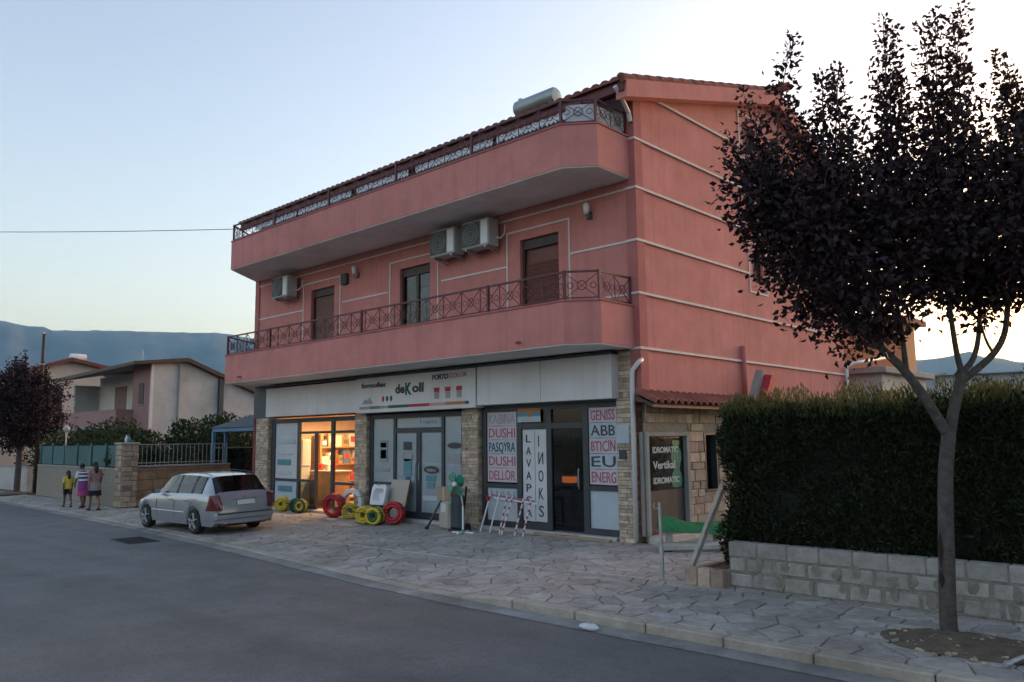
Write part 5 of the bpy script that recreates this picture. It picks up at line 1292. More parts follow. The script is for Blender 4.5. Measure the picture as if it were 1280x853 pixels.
t = thing('tilted_lamp_box', 'tilted grey and red box fixed above the tile canopy on the side wall', 'lamp box', (.4, 3.72, 2.9)); m = MB(); m.obox((.1, .0, .12), (.16, .2, .72), (-.42, .12, 0)); m.build('housing', 'concrete', t); m = MB(); m.obox((.27, .10, .06), (.17, .19, .62), (-.42, .12, 0)); m.build('red_panel', 'sign_red', t)
MB().tube([(.1, 0, -.15), (.1, .0, .1)], .025, 6).build('mount', 'galv', t)
# shrubs at the left end of the hedge, in the planter
def shrub(name, label, cat, c, rx, ry, rz_, n, mat, ls=.10, ws=.05, group=None, stems=5, par=None):
    t = thing(name, label, cat, c, 0, group)
    u = unit(n); rad = rng.random(n)**.35; P = u*rad[:, None]*np.array((rx, ry, rz_)); lump = np.array([1+.35*noise.noise(Vector(q)*1.7+Vector(c)) for q in u]); P *= lump[:, None]; P[:, 2] += rz_
    P[:, 2] = np.maximum(P[:, 2], .02)
    me = leaf_mesh('crown', P, u*.6+unit(n)*.8+np.array((0, 0, .3)), unit(n), rng.uniform(.6, 1.2, n)*ls, rng.uniform(.6, 1.2, n)*ws); me.materials.append(MATS[mat]); stuff(inst(me, 'crown', t))
    m = MB()
    for k in range(stems):
        a = rs.uniform(0, 6.28); r_ = rs.uniform(.2, .6); m.tube([(0, 0, 0), (rx*r_*.4*math.cos(a), ry*r_*.4*math.sin(a), rz_*.7), (rx*r_*math.cos(a), ry*r_*math.sin(a), rz_*1.3)], [.04*rz_, .03*rz_, .012*rz_], 6)
    m.build('trunk', 'bark', t); return t
shrub('shrub', 'small dark shrub growing in the planter under the leaning plank', 'shrub', (3.06, -2.28, .17), .20, .36, .40, 1500, 'leaf_hedge', .08, .035)

# ================================================================ street trees
def limb(m, pts, r0, r1, n=9):
    k = len(pts); m.tube(pts, [r0+(r1-r0)*i/(k-1) for i in range(k)], n)
def bez(pts, n):    # Catmull-Rom through points
    pts = [Vector(p) for p in pts]; P = [pts[0]*2-pts[1]]+pts+[pts[-1]*2-pts[-2]]; out = []
    for i in range(1, len(P)-2):
        for k in range(n):
            t = k/n; a, b, c, d = P[i-1], P[i], P[i+1], P[i+2]
            out.append(.5*((2*b)+(c-a)*t+(2*a-5*b+4*c-d)*t*t+(3*b-3*c+d-a)*t**3))
    return out+[pts[-1]]
YAW = .75062
def loc3(u, v, z): return Vector((u*math.cos(YAW)-v*math.sin(YAW), u*math.sin(YAW)+v*math.cos(YAW), z))   # tree-local frame: u across, v away
tree = thing('plum_tree', 'purple-leaved street tree with forked trunk in front of the hedge', 'tree', (6.04, -3.77, .02))
tr = MB()
limb(tr, bez([loc3(.01, 0, -.1), loc3(.0, 0, .15), loc3(.03, 0, .71), loc3(.08, 0, 1.49), loc3(.15, 0, 1.95)], 5), .084, .066, 12)
# left limb, right limb and their branches
tips = []
def branch(pts, r0, r1): q = bez([loc3(*p) for p in pts], 5); limb(tr, q, r0, r1, 8); return q
branch([(.15, 0, 1.90), (-.04, -.02, 2.23), (-.26, -.05, 2.55), (-.49, -.05, 2.80), (-.80, 0, 3.17)], .056, .037)
branch([(.15, 0, 1.90), (.22, .02, 2.15), (.31, .03, 2.42), (.35, .03, 2.58)], .059, .049)
branch([(.30, .03, 2.44), (.45, 0, 2.56), (.65, -.03, 2.74), (.77, -.05, 2.95), (.84, -.05, 3.3)], .041, .026)
branch([(.35, .03, 2.54), (.29, .0, 2.78), (.24, -.03, 3.25), (.2, -.06, 3.8)], .033, .019)
branch([(.36, .03, 2.56), (.5, .06, 2.72), (.6, .1, 3.0), (.66, .12, 3.5)], .033, .019)
branch([(.65, -.03, 2.74), (.6, .0, 2.9), (.56, .02, 3.15)], .016, .011)
branch([(-.26, -.05, 2.55), (-.28, -.05, 2.95), (-.25, .1, 3.6), (-.15, .2, 4.3)], .030, .016)
branch([(-.49, -.05, 2.80), (-.5, .2, 3.2), (-.55, .35, 3.9)], .030, .015)
branch([(-.80, 0, 3.17), (-1.15, .0, 3.55), (-1.4, .05, 4.0), (-1.5, .1, 4.6)], .033, .015)
branch([(-.80, 0, 3.17), (-1.0, -.25, 3.6), (-1.1, -.4, 4.2)], .030, .015)
branch([(-.80, 0, 3.17), (-.78, .1, 3.7), (-.8, .15, 4.4)], .026, .015)
branch([(.84, -.05, 3.3), (1.2, 0, 3.7), (1.5, .1, 4.3)], .024, .013)
branch([(.84, -.05, 3.3), (.95, -.3, 3.9), (1.0, -.4, 4.6)], .022, .012)
shoots = []
def shoot(b, t, bend=.0): shoots.append((b, t)); 
T_ = [(-1.26, 6.16), (-1.67, 5.73), (-.84, 5.88), (-.59, 6.02), (-.33, 6.28), (-.19, 6.25), (.11, 6.32), (.32, 6.43), (.45, 6.40), (.72, 6.60), (1.11, 6.08), (1.26, 5.85), (1.71, 6.06), (2.1, 5.7)]
roots = [(-1.45, .08, 4.3), (-1.4, .05, 4.0), (-.95, -.1, 3.9), (-.8, .12, 4.1), (-.25, .1, 3.6), (-.2, .15, 4.0), (.2, -.06, 3.8), (.22, -.05, 3.6), (.3, 0, 3.6), (.66, .12, 3.5), (.95, -.3, 3.9), (1.0, -.4, 4.4), (1.4, .05, 4.1), (1.5, .1, 4.3)]
for (u, z), r_ in zip(T_, roots): shoots.append((r_, (u, rs.uniform(-.35, .35), z), 1))
for k in range(16):
    u = -1.75+3.6*k/15+rs.uniform(-.1, .1); r_ = min(roots, key=lambda q: abs(q[0]-u)); shoots.append((r_, (u, rs.uniform(-.5, .5), rs.uniform(5.2, 5.95)-.2*abs(u)), 1))
# shorter shoots filling the crown, aimed outwards
for i in range(150):
    r_ = rs.choice(roots+[(-.8, 0, 3.2), (-.49, -.05, 2.85), (-.55, .3, 3.7), (-1.1, -.35, 4.1), (.24, -.03, 3.3), (.84, -.05, 3.3), (.6, .1, 3.1), (1.2, 0, 3.7), (-1.15, 0, 3.55), (-.95, -.2, 3.5)])
    a = rs.uniform(0, 6.28); l = rs.uniform(.4, 1.25); out = rs.uniform(.25, .75)
    tip = (r_[0]+l*out*math.cos(a), r_[1]+l*out*math.sin(a), r_[2]+l*rs.uniform(.25, 1.0))
    # outline of the crown: low line on the left and a gap above the fork
    if tip[2] > 5.5 or abs(tip[1]) > 1.25 or tip[0] < -2.02 or (tip[0] < -1.3 and tip[2] < 4.1): continue
    shoots.append((r_, tip, 0))
for u, z, d in ((-1.95, 4.5, 0), (-2.0, 4.3, .1), (-1.85, 4.1, -.1), (-1.6, 3.72, .1), (-1.7, 3.9, -.2), (-1.38, 3.22, 0), (-1.25, 3.05, .2), (-1.05, 2.86, -.1), (-.85, 2.72, .1), (-.62, 2.72, -.1), (-1.0, 3.1, -.3), (-1.5, 3.5, .3), (-.7, 2.9, .25), (.05, 3.35, -.1), (.45, 3.15, 0), (1.05, 3.3, 0), (1.3, 3.35, .1), (.75, 3.2, -.2), (-.5, 2.75, 0)):
    shoots.append(((max(-1.2, min(.9, u*.6)), d, min(z+.35, 4.1) if u < -.3 else z+.3), (u, d, z), 0))
LP, LD, LL = [], [], []
for b, tpt, big in shoots:
    b = loc3(*b); tpt = loc3(*tpt); mid = b.lerp(tpt, .5)+Vector((rs.uniform(-.08, .08), rs.uniform(-.08, .08), .05)); q = bez([b, mid, tpt], 6)
    limb(tr, q, .016 if big else .010, .003, 4)
    ln = (tpt-b).length; n = int(ln*(200 if big else 105)); ax = (tpt-b).normalized()
    for k in range(n):
        f = rs.random(); f = f if big else f**.8; i = min(int(f*(len(q)-1)), len(q)-2); p = q[i].lerp(q[i+1], f*(len(q)-1)-i)
        spread = (.19*(1-f)**.8+.045) if big else (.15*(1-f*.55)+.02)
        off = Vector((rs.gauss(0, 1), rs.gauss(0, 1), rs.gauss(0, .8)))*spread*.62
        LP.append(p+off); d = off.normalized()*.8+ax*.3+Vector((rs.gauss(0, .5), rs.gauss(0, .5), rs.gauss(-.1, .5))); LD.append(d); LL.append(rs.uniform(.055, .095)*(1 if f < .8 else .8))
# crown body: leaf clumps between a lower outline and a ragged upper one
LO = [(-2.1, 4.7), (-1.9, 4.45), (-1.7, 4.25), (-1.5, 3.95), (-1.3, 3.58), (-1.06, 3.18), (-.83, 2.93), (-.5, 2.85), (-.21, 3.35), (.08, 3.5), (.48, 3.25), (1.03, 3.4), (2.2, 3.8)]
HI = [(-2.1, 4.6), (-1.7, 4.95), (-1.45, 4.8), (-1.26, 5.3), (-1.0, 4.75), (-.84, 5.3), (-.45, 5.1), (-.28, 5.75), (-.05, 5.0), (.12, 5.7), (.38, 5.85), (.58, 5.1), (.74, 6.0), (.92, 5.1), (1.15, 5.6), (1.5, 5.2), (1.75, 5.5), (2.2, 4.6)]
def lut(t, x):
    for (a, b), (c, d) in zip(t, t[1:]):
        if x <= c: return b+(d-b)*max(0, x-a)/(c-a)
    return t[-1][1]
for i in range(1750):
    u = rs.uniform(-1.88, 2.0); v = rs.uniform(-1, 1)*.95
    if (abs(v)/1.0)**2+((u+.02)/2.05)**2 > 1: continue
    lo, hi = lut(LO, u)+.25*v*v, lut(HI, u)-.7*abs(v)
    if hi < lo+.1: continue
    if u < -1.5 and rs.random() < .6: continue
    f = rs.random()**1.15; z = lo+(hi-lo)*f
    if f > .45 and rs.random() < (f-.45)*1.1: continue
    if .02 < u < .13 and z < 3.75: continue
    c = loc3(u, v, z); k = rs.randint(9, 22); sp_ = .125 if f < .6 else .085
    for _ in range(k):
        off = Vector((rs.gauss(0, sp_), rs.gauss(0, sp_), rs.gauss(0, .12))); LP.append(c+off); LD.append(off.normalized()+Vector((rs.gauss(0, .5), rs.gauss(0, .5), rs.gauss(0, .5)))); LL.append(rs.uniform(.055, .10) if f < .7 else rs.uniform(.05, .08))
LP = np.array(LP); LD = np.array(LD); LL = np.array(LL)
print('tree leaves', len(LP))
me = leaf_mesh('crown', LP, LD, unit(len(LP)), LL, LL*.62, .18); me.materials.append(MATS['leaf_plum']); stuff(inst(me, 'crown', tree))
o = tr.build('trunk', 'bark', tree, smooth=True)
m = MB(); 
for (a, b, w) in ((.42, .60, .05), (.62, .98, .042)):   # dark wound down the left of the trunk
    vs_ = []; n = 9
    for i in range(n):
        f = i/(n-1); z = 1.02-b+(b-a)*f if False else a+(b-a)*f; ww = w*math.sin(math.pi*min(.95, max(.05, f))); r_ = .084-.009*z
        for k in (-1, -.3, .3, 1):
            ang = math.pi*.98+YAW+k*ww/.1*.7+.55; cx = loc3(.0+.03*z, 0, 0); vs_.append((cx.x+(r_+.004)*math.cos(ang), cx.y+(r_+.004)*math.sin(ang), z))
    m.add(vs_, [(i*4+k, i*4+k+1, i*4+k+5, i*4+k+4) for i in range(n-1) for k in range(3)])
m.build('bark_wound', 'bark_wound', tree, smooth=True)
# the second plum tree, far left
t2 = thing('plum_tree', 'dark purple-leaved street tree far left by the utility pole', 'tree', (-28.7, -2.35, 0))
m = MB(); limb(m, bez([(0, 0, -.1), (0, 0, .6), (-.02, .02, 1.3), (.02, .0, 1.9)], 4), .13, .10, 10)
for k in range(9):
    a = 2*math.pi*k/9; limb(m, bez([(0, 0, 1.7), (.4*math.cos(a), .4*math.sin(a), 2.5), (.75*math.cos(a), .75*math.sin(a), 3.6), (.9*math.cos(a), .9*math.sin(a), 5.0)], 4), .06, .012, 6)
m.build('trunk', 'bark', t2, smooth=True)
n = 15000; u = unit(n); rad = rng.random(n)**.33; P = u*rad[:, None]*np.array((1.5, 1.5, 1.75)); lump = np.array([1+.4*noise.noise(Vector(q)*2.2) for q in u]); P *= lump[:, None]; P[:, 2] += 3.45
sp = []
for k in range(26):
    a = rs.uniform(0, 6.28); r_ = rs.uniform(0, 1.15); tx, ty, tz = r_*math.cos(a), r_*math.sin(a), rs.uniform(5.0, 6.0)-.5*r_
    for _ in range(55): f = rs.random(); sp.append((tx*(.6+.4*f)+rs.gauss(0, .09*(1.2-f)), ty*(.6+.4*f)+rs.gauss(0, .09*(1.2-f)), 4.3+(tz-4.3)*f))
for k in range(30):
    a = rs.uniform(0, 6.28); 
    for _ in range(30): f = rs.random(); sp.append(((1.2+.55*f)*math.cos(a)+rs.gauss(0, .07), (1.2+.55*f)*math.sin(a)+rs.gauss(0, .07), 2.2+2.2*(k/30)+.4*f+rs.gauss(0, .07)))
P = np.concatenate([P, np.array(sp)]); n = len(P); Lf = rng.uniform(.08, .14, n)
me = leaf_mesh('crown', P, unit(n), unit(n), Lf, Lf*.65, .18); me.materials.append(MATS['leaf_plum']); stuff(inst(me, 'crown', t2))
o = MB().add([(x*1.0, y*1.0, z) for x, y, z in [(-.8, -.7, .01), (.8, -.7, .01), (.9, .6, .01), (-.9, .6, .01), (0, 0, .09)]], [(0,1,4), (1,2,4), (2,3,4), (3,0,4)]); o.build('soil_mound', 'earth', t2)

# ================================================================ left background
def stonework(par, off, poly_o, u, nrm, W, H, z0, mat, hlo=.16, hhi=.28, wlo=.25, whi=.5, d=.03):
    """individual stones on a vertical face from poly_o along u"""
    u = Vector(u).normalized(); nrm = Vector(nrm).normalized(); z = z0; R_ = Matrix((u, nrm, Vector((0, 0, 1)))).transposed()
    while z < z0+H-.03:
        h = min(rs.uniform(hlo, hhi), z0+H-z)
        if z0+H-z-h < .06: h = z0+H-z
        x = 0
        while x < W-.02:
            w = rs.uniform(wlo, whi)
            if W-x-w < .12: w = W-x
            dd = d*rs.uniform(.5, 1.2); c = Vector(poly_o)+u*(x+w/2)+nrm*(dd/2-.01)+Vector((0, 0, z+h/2))
            m = MB(); m.cbox(-w/2+.008, w/2-.008, -dd/2-.01, dd/2+.01, -h/2+.008, h/2-.008, .012); me = m.mesh('stone'); me.materials.append(MATS[mat])
            o = inst(me, 'stone', par, c-Vector(off)); o.rotation_euler = R_.to_euler(); x += w
        z += h
gp = thing('gate_pier', 'square stone gate pier at the corner of the garden walls', 'pier', (-17.62, -2.42, 0))
MB().box(-.24, .24, -.24, .24, 0, 1.92).build('core', 'stone_mortar', gp)
for u, nr, po in (((1,0,0), (0,-1,0), (-17.86, -2.66, 0)), ((0,1,0), (1,0,0), (-17.38, -2.66, 0)), ((-1,0,0), (0,1,0), (-17.38, -2.18, 0))): stonework(gp, (-17.62, -2.42, 0), po, u, nr, .48, 1.92, 0, 'stone_wall', .12, .22, .2, .34)
MB().cbox(-.29, .29, -.29, .29, 1.921, 1.99, .015).build('cap', 'concrete', gp)
for k, (x, mt) in enumerate(((-.1, 'plastic_white'), (.08, 'ink_teal'))):
    o = MB().lathe([(.001, 0), (.045, 0), (.05, .1), (.03, .16), (.018, .2), (.018, .23), (.001, .23)], n=10).build('bottle', mt, None, loc=(-17.62+x, -2.42, 1.991), smooth=True); tag(o, ('small white bottle standing on the stone gate pier', 'small teal bottle standing on the stone gate pier')[k], 'bottle')
ow = thing('garden_wall', 'orange-brown stone garden wall running back from the gate pier', 'wall', (-17.6, -.6, 0))
MB((-17.6, -.6, 0)).box(-17.74, -17.46, -2.17, .95, 0, 1.2).build('core', 'stone_mortar', ow)
stonework(ow, (-17.6, -.6, 0), (-17.455, -2.17, 0), (0,1,0), (1,0,0), 3.12, 1.2, 0, 'stone_orange', .2, .34, .3, .62)
MB((-17.6, -.6, 0)).cbox(-17.78, -17.41, -2.17, .95, 1.205, 1.26, .01).build('coping', 'concrete', ow)
rl = thing('metal_railing', 'grey metal bar railing on top of the orange stone wall', 'railing', (-17.6, -.6, 1.26))
for z in (.08, .66): MB().bar((0, -1.55, z), (0, 1.5, z), .03).build('rail', 'galv', rl)
for i in range(22): MB().box(-.008, .008, -1.5+i*.142-.008, -1.5+i*.142+.008, 0, .66).build('bar', 'galv', rl)
lw = thing('garden_wall', 'grey rendered garden wall under the teal fence', 'wall', (-22, -2.35, 0))
a, b = Vector((-17.88, -2.42, 0)), Vector((-26.8, -2.1, 0)); d = (b-a).normalized(); m = MB((-22, -2.35, 0)); m.bar(a+Vector((0, 0, .57)), b+Vector((0, 0, .57)), .2, 1.14); m.build('panel', 'stone_mortar', lw)
m = MB((-22, -2.35, 0)); m.bar(a+Vector((0, 0, 1.165)), b+Vector((0, 0, 1.165)), .25, .04); m.build('coping', 'concrete', lw)
fe = thing('sheet_fence', 'teal sheet metal fence on top of the grey garden wall', 'fence', (-22, -2.3, 1.19))
for i in range(6):
    p, q = a.lerp(b, (i+.04)/6), a.lerp(b, (i+.96)/6); m = MB((-22, -2.3, 1.19)); k = 26; vs_ = []
    for j in range(k+1):
        c = p.lerp(q, j/k); y = .012*math.cos(j*math.pi); vs_ += [(c.x, c.y+y, 1.22), (c.x, c.y+y, 1.90)]
    m.add(vs_, [(2*j, 2*j+1, 2*j+3, 2*j+2) for j in range(k)]); m.build('sheet', 'teal', fe)
for i in range(7): p = a.lerp(b, i/6*.985+.005); MB((-22, -2.3, 1.19)).box(p.x-.035, p.x+.035, p.y-.06, p.y-.02, 1.19, 1.97).build('post', 'teal', fe)
# lower-left wall beyond the tree
w2 = thing('street_wall', 'pale rendered street wall beyond the far left tree', 'wall', (-38, -1.6, 0)); MB((-38, -1.6, 0)).box(-50, -29.6, -1.75, -1.55, 0, 1.0).build('panel', 'concrete_wall', w2); MB((-38, -1.6, 0)).box(-50.02, -29.58, -1.78, -1.52, 1.001, 1.05).build('coping', 'concrete', w2)
MB((-38, -1.6, 0)).box(-30.9, -30.6, -1.80, -1.5, 0, 1.25).build('pier', 'concrete', w2)
up = thing('utility_pole', 'dark wooden utility pole behind the far left tree', 'pole', (-28.0, -1.9, 0)); MB().tube([(0, 0, 0), (0, 0, 6.5)], [.08, .06], 10).build('pole', 'wood_dark', up, smooth=True); MB().lathe([(.085, 5.2), (.085, 5.26)], n=8).build('band', 'galv', up)
for x in (0,): MB().lathe([(.03, 6.5), (.035, 6.53), (.02, 6.57), (.001, 6.58)], c=(x, 0, 0), n=8).build('insulator', 'plastic_white', up)
up = thing('utility_pole', 'tall utility pole across the road carrying the overhead wire', 'pole', (-39.4, -14.1, 0)); MB().tube([(0, 0, 0), (0, 0, 11.3)], [.16, .11], 10).build('pole', 'wood_dark', up, smooth=True); MB().bar((-.5, 0, 10.9), (.5, 0, 10.9), .07).build('crossarm', 'wood_dark', up)
gl = thing('globe_lamp', 'white globe garden lamp on a thin post behind the teal fence', 'lamp', (-25.2, -1.75, 0)); MB().tube([(0, 0, 0), (0, 0, 2.42)], .03, 8).build('post', 'galv', gl)
MB().lathe([(.04, 2.40), (.08, 2.44), (.115, 2.51), (.115, 2.58), (.08, 2.65), (.02, 2.69)], n=14).build('globe', 'ac_white', gl, smooth=True); MB().lathe([(.05, 2.36), (.05, 2.41)], n=8).build('collar', 'galv', gl)
# garden shrubs and small trees behind the walls
gs_ = [(-21.6, -1.2, .8, .85, 3200, 'leaf_green', 'rounded bush behind the teal fence near the gate pier'), (-24.0, .2, 1.2, 1.35, 3600, 'leaf_green', 'broad dark bush behind the teal fence, in front of the cream house'), (-27.0, .8, 1.5, 1.5, 3600, 'leaf_green', 'tall bush left of the balcony house'),
       (-21.2, 1.3, 1.1, 1.45, 3600, 'leaf_green', 'bush below the balcony of the concrete house'), (-22.2, 3.0, 1.0, 1.6, 3600, 'leaf_green', 'bush below the grey gable, left of the canopy'), (-20.6, 3.4, .9, 1.4, 3200, 'leaf_light', 'lighter green bush nearest the blue canopy'),
       (-19.2, -.9, .55, .95, 1800, 'leaf_green', 'narrow dark bush just behind the orange wall'), (-31.5, .8, 1.5, 1.3, 2800, 'leaf_green', 'dark bush beyond the far left tree'), (-35, 1.0, 1.7, 1.4, 2600, 'leaf_green', 'dark bush at the far left edge above the street wall')]
for x, y, r_, h, n, mt, lb in gs_: shrub('garden_bush', lb, 'bush', (x, y, 0), r_, r_, h, n, mt, .17, .10, 'garden bushes behind the walls')
lb_ = shrub('flowering_bush', 'bush with pale yellow tips leaning over the wall by the pier', 'bush', (-19.2, -1.9, .6), .62, .5, .72, 2600, 'leaf_green', .12, .07)
n = 260; u = unit(n); u[:, 2] = abs(u[:, 2]); me = leaf_mesh('pale_tips', u*np.array((.62, .5, .72))+np.array((0, 0, .75)), u, unit(n), rng.uniform(.08, .13, n), rng.uniform(.05, .08, n)); me.materials.append(MATS['leaf_light']); stuff(inst(me, 'pale_tips', lb_))
# blue canopy
cp = thing('garden_canopy', 'blue-framed garden canopy with a dark pyramid roof and glazed sides', 'canopy', (-16.7, 2.4, 0)); of = (-16.7, 2.4, 0)
cx0, cx1, cy0, cy1 = -18.3, -14.6, .75, 4.4
for x, y in ((cx0, cy0), (cx0, cy1), (cx1, cy0), (cx1, cy1), (cx0, cy0+.45)): MB(of).box(x-.05, x+.05, y-.05, y+.05, 0, 2.32).build('post', 'blue_paint', cp)
m = MB(of)
for p, q in (((cx0, cy0), (cx1, cy0)), ((cx1, cy0), (cx1, cy1)), ((cx1, cy1), (cx0, cy1)), ((cx0, cy1), (cx0, cy0))): m.bar((*p, 2.39), (*q, 2.39), .12, .13)
m.build('beam', 'blue_paint', cp)
m = MB(of); ap = ((cx0+cx1)/2, (cy0+cy1)/2+.3, 3.35); e_ = .12
m.add([(cx0-e_, cy0-e_, 2.46), (cx1+e_, cy0-e_, 2.46), (cx1+e_, cy1+e_, 2.46), (cx0-e_, cy1+e_, 2.46), ap], [(0,1,4), (1,2,4), (2,3,4), (3,0,4), (3,2,1,0)]); m.build('roof', 'tent_dark', cp)
for y0, y1 in ((cy0+.05, cy0+.40), (cy0+.5, cy0+1.6), (cy0+1.7, cy0+2.8)): MB(of).box(cx0-.01, cx0+.01, y0, y1, .2, 1.75).build('glass_panel', 'pane_dark', cp)
for y0, y1 in ((cy0+.05, cy0+.40), (cy0+.5, cy0+1.6), (cy0+1.7, cy0+2.8)):
    m = MB(of); m.box(cx0-.03, cx0+.03, y0, y1, 1.751, 1.80); m.box(cx0-.03, cx0+.03, y1-.04, y1, .1, 1.75); m.build('panel_frame', 'alu', cp)
MB(of).box(cx0+1.5, cx1-.1, cy0+1.8, cy0+2.0, 0, 1.9).build('inner_screen', 'tent_dark', cp)
# concrete house with balcony
h2 = thing('concrete_house', 'two-storey house with grey gable, pink corner and recessed balcony', 'house', (-38, 7, 0)); of = (-38, 7, 0)
XE, YS = -33.0, 4.7
m = MB(of); m.add([(XE, YS, 0), (XE, 14, 0), (XE, 14, 3.4), (XE, 8.7, 5.25), (XE, 6.5, 6.15), (XE, YS, 6.25)], [(0,1,2,3,4,5)]); m.build('gable_wall', 'concrete_wall', h2)
MB(of).box(XE+.002, XE+.10, 6.05, 6.11, 0, 6.1).build('gable_pipe', 'concrete', h2); MB(of).box(XE+.002, XE+.2, 8.25, 8.5, 0, 5.4).build('chimney_pipe', 'steel_dark', h2)
MB(of).box(-35.4, XE-.002, YS-.02, YS+.2, 0, 6.05).build('pink_wall', 'pink_dull', h2); MB(of).box(XE-.13, XE+.02, YS-.06, YS+.06, 0, 6.2).build('corner_strip', 'band_white', h2)
w = MB(of).box(-34.55, -33.95, YS-.05, YS-.021, 4.0, 5.1).build('window', 'wood_dark', h2); MB(of).box(-34.6, -33.9, YS-.08, YS-.051, 3.94, 3.99).build('sill', 'concrete', w)
MB(of).box(-44, -35.4, YS+1.4, YS+1.6, 0, 6.0).build('recessed_wall', 'plaster_white', h2); d_ = MB(of).box(-37.2, -35.9, YS+1.37, YS+1.399, 3.2, 5.5).build('balcony_door', 'wood_dark', h2); MB(of).box(-36.6, -36.5, YS+1.34, YS+1.369, 3.2, 5.5).build('mullion', 'concrete', d_)
MB(of).box(-41.5, -39.8, YS+1.37, YS+1.399, 3.9, 5.3).build('window', 'shutter_brown', h2)
MB(of).box(-44, -35.402, YS-.9, YS-.75, 2.9, 3.75).build('balcony_parapet', 'pink_dull', h2); MB(of).box(-44, -35.402, YS-.9, YS+1.4, 2.72, 2.899).build('balcony_slab', 'concrete', h2); MB(of).box(-35.4, -35.2, YS-.9, YS-.021, 2.72, 3.75).build('balcony_end', 'pink_dull', h2)
MB(of).box(-44.2, -44, YS, 14, 0, 5.5).build('far_wall', 'concrete_wall', h2)
m = MB(of); m.add([(-44.6, YS-1.1, 5.85), (XE+.35, YS-1.1, 6.08), (XE+.35, 6.4, 6.42), (-44.6, 6.4, 6.42), (XE+.35, 14, 3.5), (-44.6, 14, 3.5), (-44.6, YS-1.1, 5.65), (XE+.35, YS-1.1, 5.92), (XE+.35, 6.4, 6.22), (-44.6, 6.4, 6.22), (XE+.35, 14, 3.3), (-44.6, 14, 3.3)],
      [(0,1,2,3), (3,2,4,5), (6,9,8,7), (9,11,10,8), (0,6,7,1), (1,7,8,2), (2,8,10,4), (4,10,11,5)]); rf = m.build('roof', 'wood_dark', h2)
MB(of).tube([(-40, 7, 6.3), (-40, 7, 7.5)], .02, 5).build('aerial', 'galv', rf)
# cream house with red roof
h3 = thing('cream_house', 'cream house with red tiled roof behind the far left tree', 'house', (-55, 8, 0)); of = (-55, 8, 0)
m = MB(of); m.add([(-50, 2, 0), (-50, 14, 0), (-50, 14, 6.2), (-50, 6.2, 7.55), (-50, 2, 6.2)], [(0,1,2,3,4)]); m.add([(-60, 2, 0), (-50, 2, 0), (-50, 2, 6.2), (-60, 2, 6.2)], [(0,1,2,3)]); m.build('wall', 'cream', h3)
m = MB(of); m.add([(-60.3, 1.3, 6.0), (-49.5, 1.3, 6.0), (-49.5, 6.2, 7.75), (-60.3, 6.2, 7.75), (-49.5, 14.5, 6.15), (-60.3, 14.5, 6.15), (-60.3, 1.3, 5.8), (-49.5, 1.3, 5.8), (-49.5, 6.2, 7.5), (-60.3, 6.2, 7.5), (-49.5, 14.5, 5.95), (-60.3, 14.5, 5.95)],
      [(0,1,2,3), (3,2,4,5), (6,9,8,7), (9,11,10,8), (0,6,7,1), (1,7,8,2), (2,8,10,4)]); rf = m.build('roof', 'roof_red', h3)
MB(of).box(-49.99, -49.95, 3.0, 4.0, 3.6, 5.0).build('window', 'wood_dark', h3)
m = MB(of); m.lathe([(.05, -.55), (.26, -.5), (.28, 0), (.26, .5), (.05, .55)], c=(-52, 7.4, 8.0), n=14, axis='y'); m.build('roof_water_tank', 'plastic_white', rf)
# ================================================================ right background
gd = thing('garden_shed', 'grey concrete shed with a flat slab roof behind the hedge', 'shed', (1.5, 12.4, 0)); of = (1.5, 12.4, 0)
MB(of).box(-.4, .6, 11.4, 15.5, 0, 3.72).build('wall', 'concrete_wall', gd); MB(of).cbox(-.55, .8, 11.15, 15.8, 3.722, 3.9, .02).build('roof_slab', 'concrete', gd); MB(of).box(.602, .62, 11.5, 12.6, 0, 3.2).build('orange_panel', 'stone_orange', gd)
for z in (1.0, 1.6, 2.2, 2.8): MB(of).box(.602, .63, 13, 15, z, z+.3).build('brick_course', 'stone_orange', gd)
ph = thing('sun_tinted_house', 'tall peach-coloured house wall glowing behind the tree', 'house', (-2, 20, 0)); of = (-2, 20, 0)
MB(of).box(-7, -.62, 17.5, 18.9, 0, 6.1).build('wall', 'sun_tinted_peach', ph)
m = MB(of); m.add([(-7.5, 17, 6.35), (-.3, 17, 5.9), (-.3, 19.3, 5.9), (-7.5, 19.3, 6.35), (-7.5, 17, 6.55), (-.3, 17, 6.1), (-.3, 19.3, 6.1), (-7.5, 19.3, 6.55)], [(0,3,2,1),(4,5,6,7),(0,1,5,4),(1,2,6,5),(2,3,7,6),(3,0,4,7)]); m.build('roof', 'roof_red', ph)
MB(of).box(-5.6, -4.6, 17.47, 17.499, 3.2, 4.6).build('window', 'wood_dark', ph)
wh = thing('warehouse', 'wide low grey warehouse beyond the hedge at the right edge', 'warehouse', (2, 64, 0)); of = (2, 64, 0)
m = MB(of); m.add([(-12.5, 55.5, 0), (16, 55.5, 0), (16, 55.5, 6.2), (-12.5, 55.5, 6.5)], [(0,1,2,3)]); m.box(-12.5, 16, 55.7, 85, 0, 6.2); m.build('wall', 'grey_sheet', wh)
m = MB(of); m.add([(-13, 55, 6.62), (17, 55, 6.25), (17, 86, 6.0), (-13, 86, 6.3), (-13, 55, 6.5), (17, 55, 6.13)], [(0,1,2,3), (4,5,1,0)]); m.build('roof', 'grey_sheet', wh)
for k in range(12): MB(of).box(-12.3+k*2.4, -12.2+k*2.4, 55.42, 55.49, 0, 6.1).build('wall_rib', 'grey_sheet', wh)
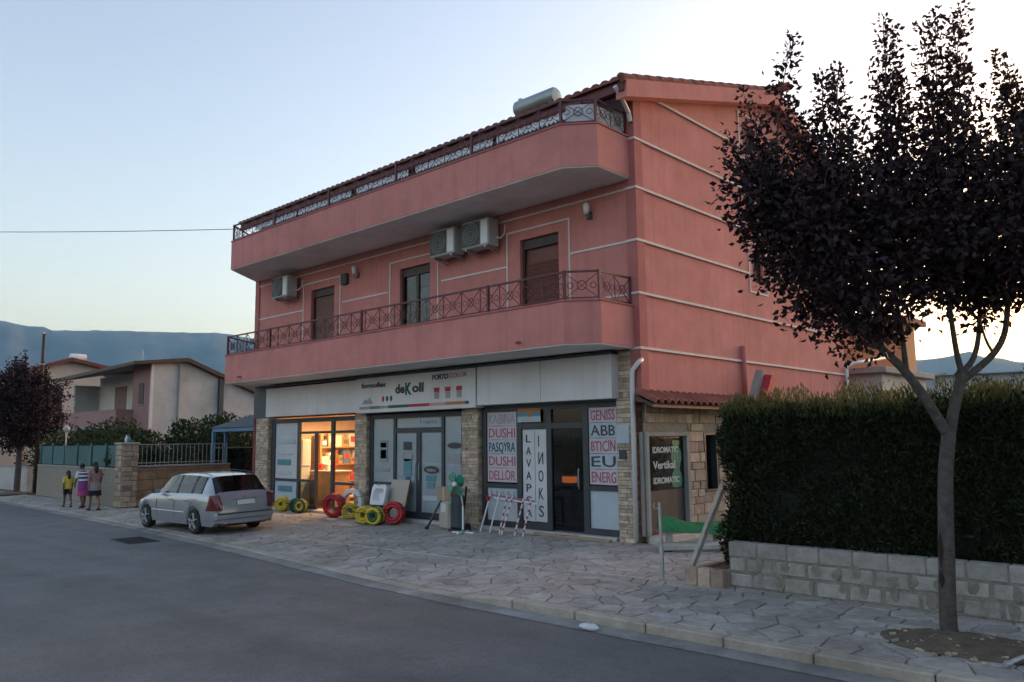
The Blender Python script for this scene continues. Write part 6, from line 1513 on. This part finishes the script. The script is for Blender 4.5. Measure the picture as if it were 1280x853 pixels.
# greenery beyond the hedge
for k, (x, y, r_, h, lb) in enumerate(((3.6, 9, 1.0, 1.75, 'tall garden shrub behind the hedge left of the tree trunk'), (4.9, 7, .9, 1.6, 'garden shrub behind the hedge right of the tree trunk'), (6.4, 8, 1.0, 1.7, 'garden shrub behind the hedge at the right edge'))): shrub('back_shrub', lb, 'shrub', (x, y, 0), r_, r_, h, 2600, 'leaf_green', .12, .05, 'shrubs behind the hedge')
# ================================================================ mountains
ox, oy = 8.48, -12.65
def ridge(th): # degrees from +x; heights read along the skyline at 3.5 km
    pts = [(97, 170), (100.3, 263), (101.9, 287), (103.6, 300), (105.9, 293), (109.2, 287), (125, 300), (140, 350), (150, 425), (153.2, 452), (158.5, 448), (163.5, 436), (166, 462), (169, 500), (176, 420), (185, 380), (200, 260)]
    for (a, b), (c, d) in zip(pts, pts[1:]):
        if th <= c: return b+(d-b)*sm((th-a)/(c-a))
    return pts[-1][1]
m = MB(); NT, NR = 260, 14; vs_ = []
for i in range(NT+1):
    th = 97+105*i/NT; ex = ridge(max(97, th))
    for j in range(NR+1):
        f = j/NR; r_ = 1900+2600*f; prof = sm(min(1, f/.615)) if f < .615 else 1-.35*(f-.615)/.385
        nz = noise.fractal(Vector((th*.35, f*5, 0)), 1, 2, 6)
        z = ex*prof*(1+.10*nz*(1-abs(f-.615)*.2))+ (18*nz if .1 < f else 0)-8
        if abs(f-.615) < .05: z = ex*(r_/3500)+5*noise.noise((th*3, 0, 0))
        vs_.append((ox+r_*math.cos(R(th)), oy+r_*math.sin(R(th)), z if f > 0 else -8))
m.add(vs_, [(i*(NR+1)+j, (i+1)*(NR+1)+j, (i+1)*(NR+1)+j+1, i*(NR+1)+j+1) for i in range(NT) for j in range(NR)])
o = m.build('mountain_ridge', 'mountain', smooth=True); struct(o)
# ================================================================ evening haze
hm = bpy.data.materials.new('haze'); hm.use_nodes = True; N = hm.node_tree.nodes; N.remove(N['Principled BSDF'])
pv = N.new('ShaderNodeVolumePrincipled'); pv.inputs['Color'].default_value = (.26, .62, 1, 1); pv.inputs['Density'].default_value = .00014; pv.inputs['Anisotropy'].default_value = .2
hm.node_tree.links.new(pv.outputs[0], N['Material Output'].inputs['Volume']); MATS['haze'] = hm
o = MB().box(-5600, 5600, -5600, 5600, -10, 690).build('haze', 'haze'); stuff(o); tag(o, 'thin bluish evening haze in front of the mountains', 'haze')
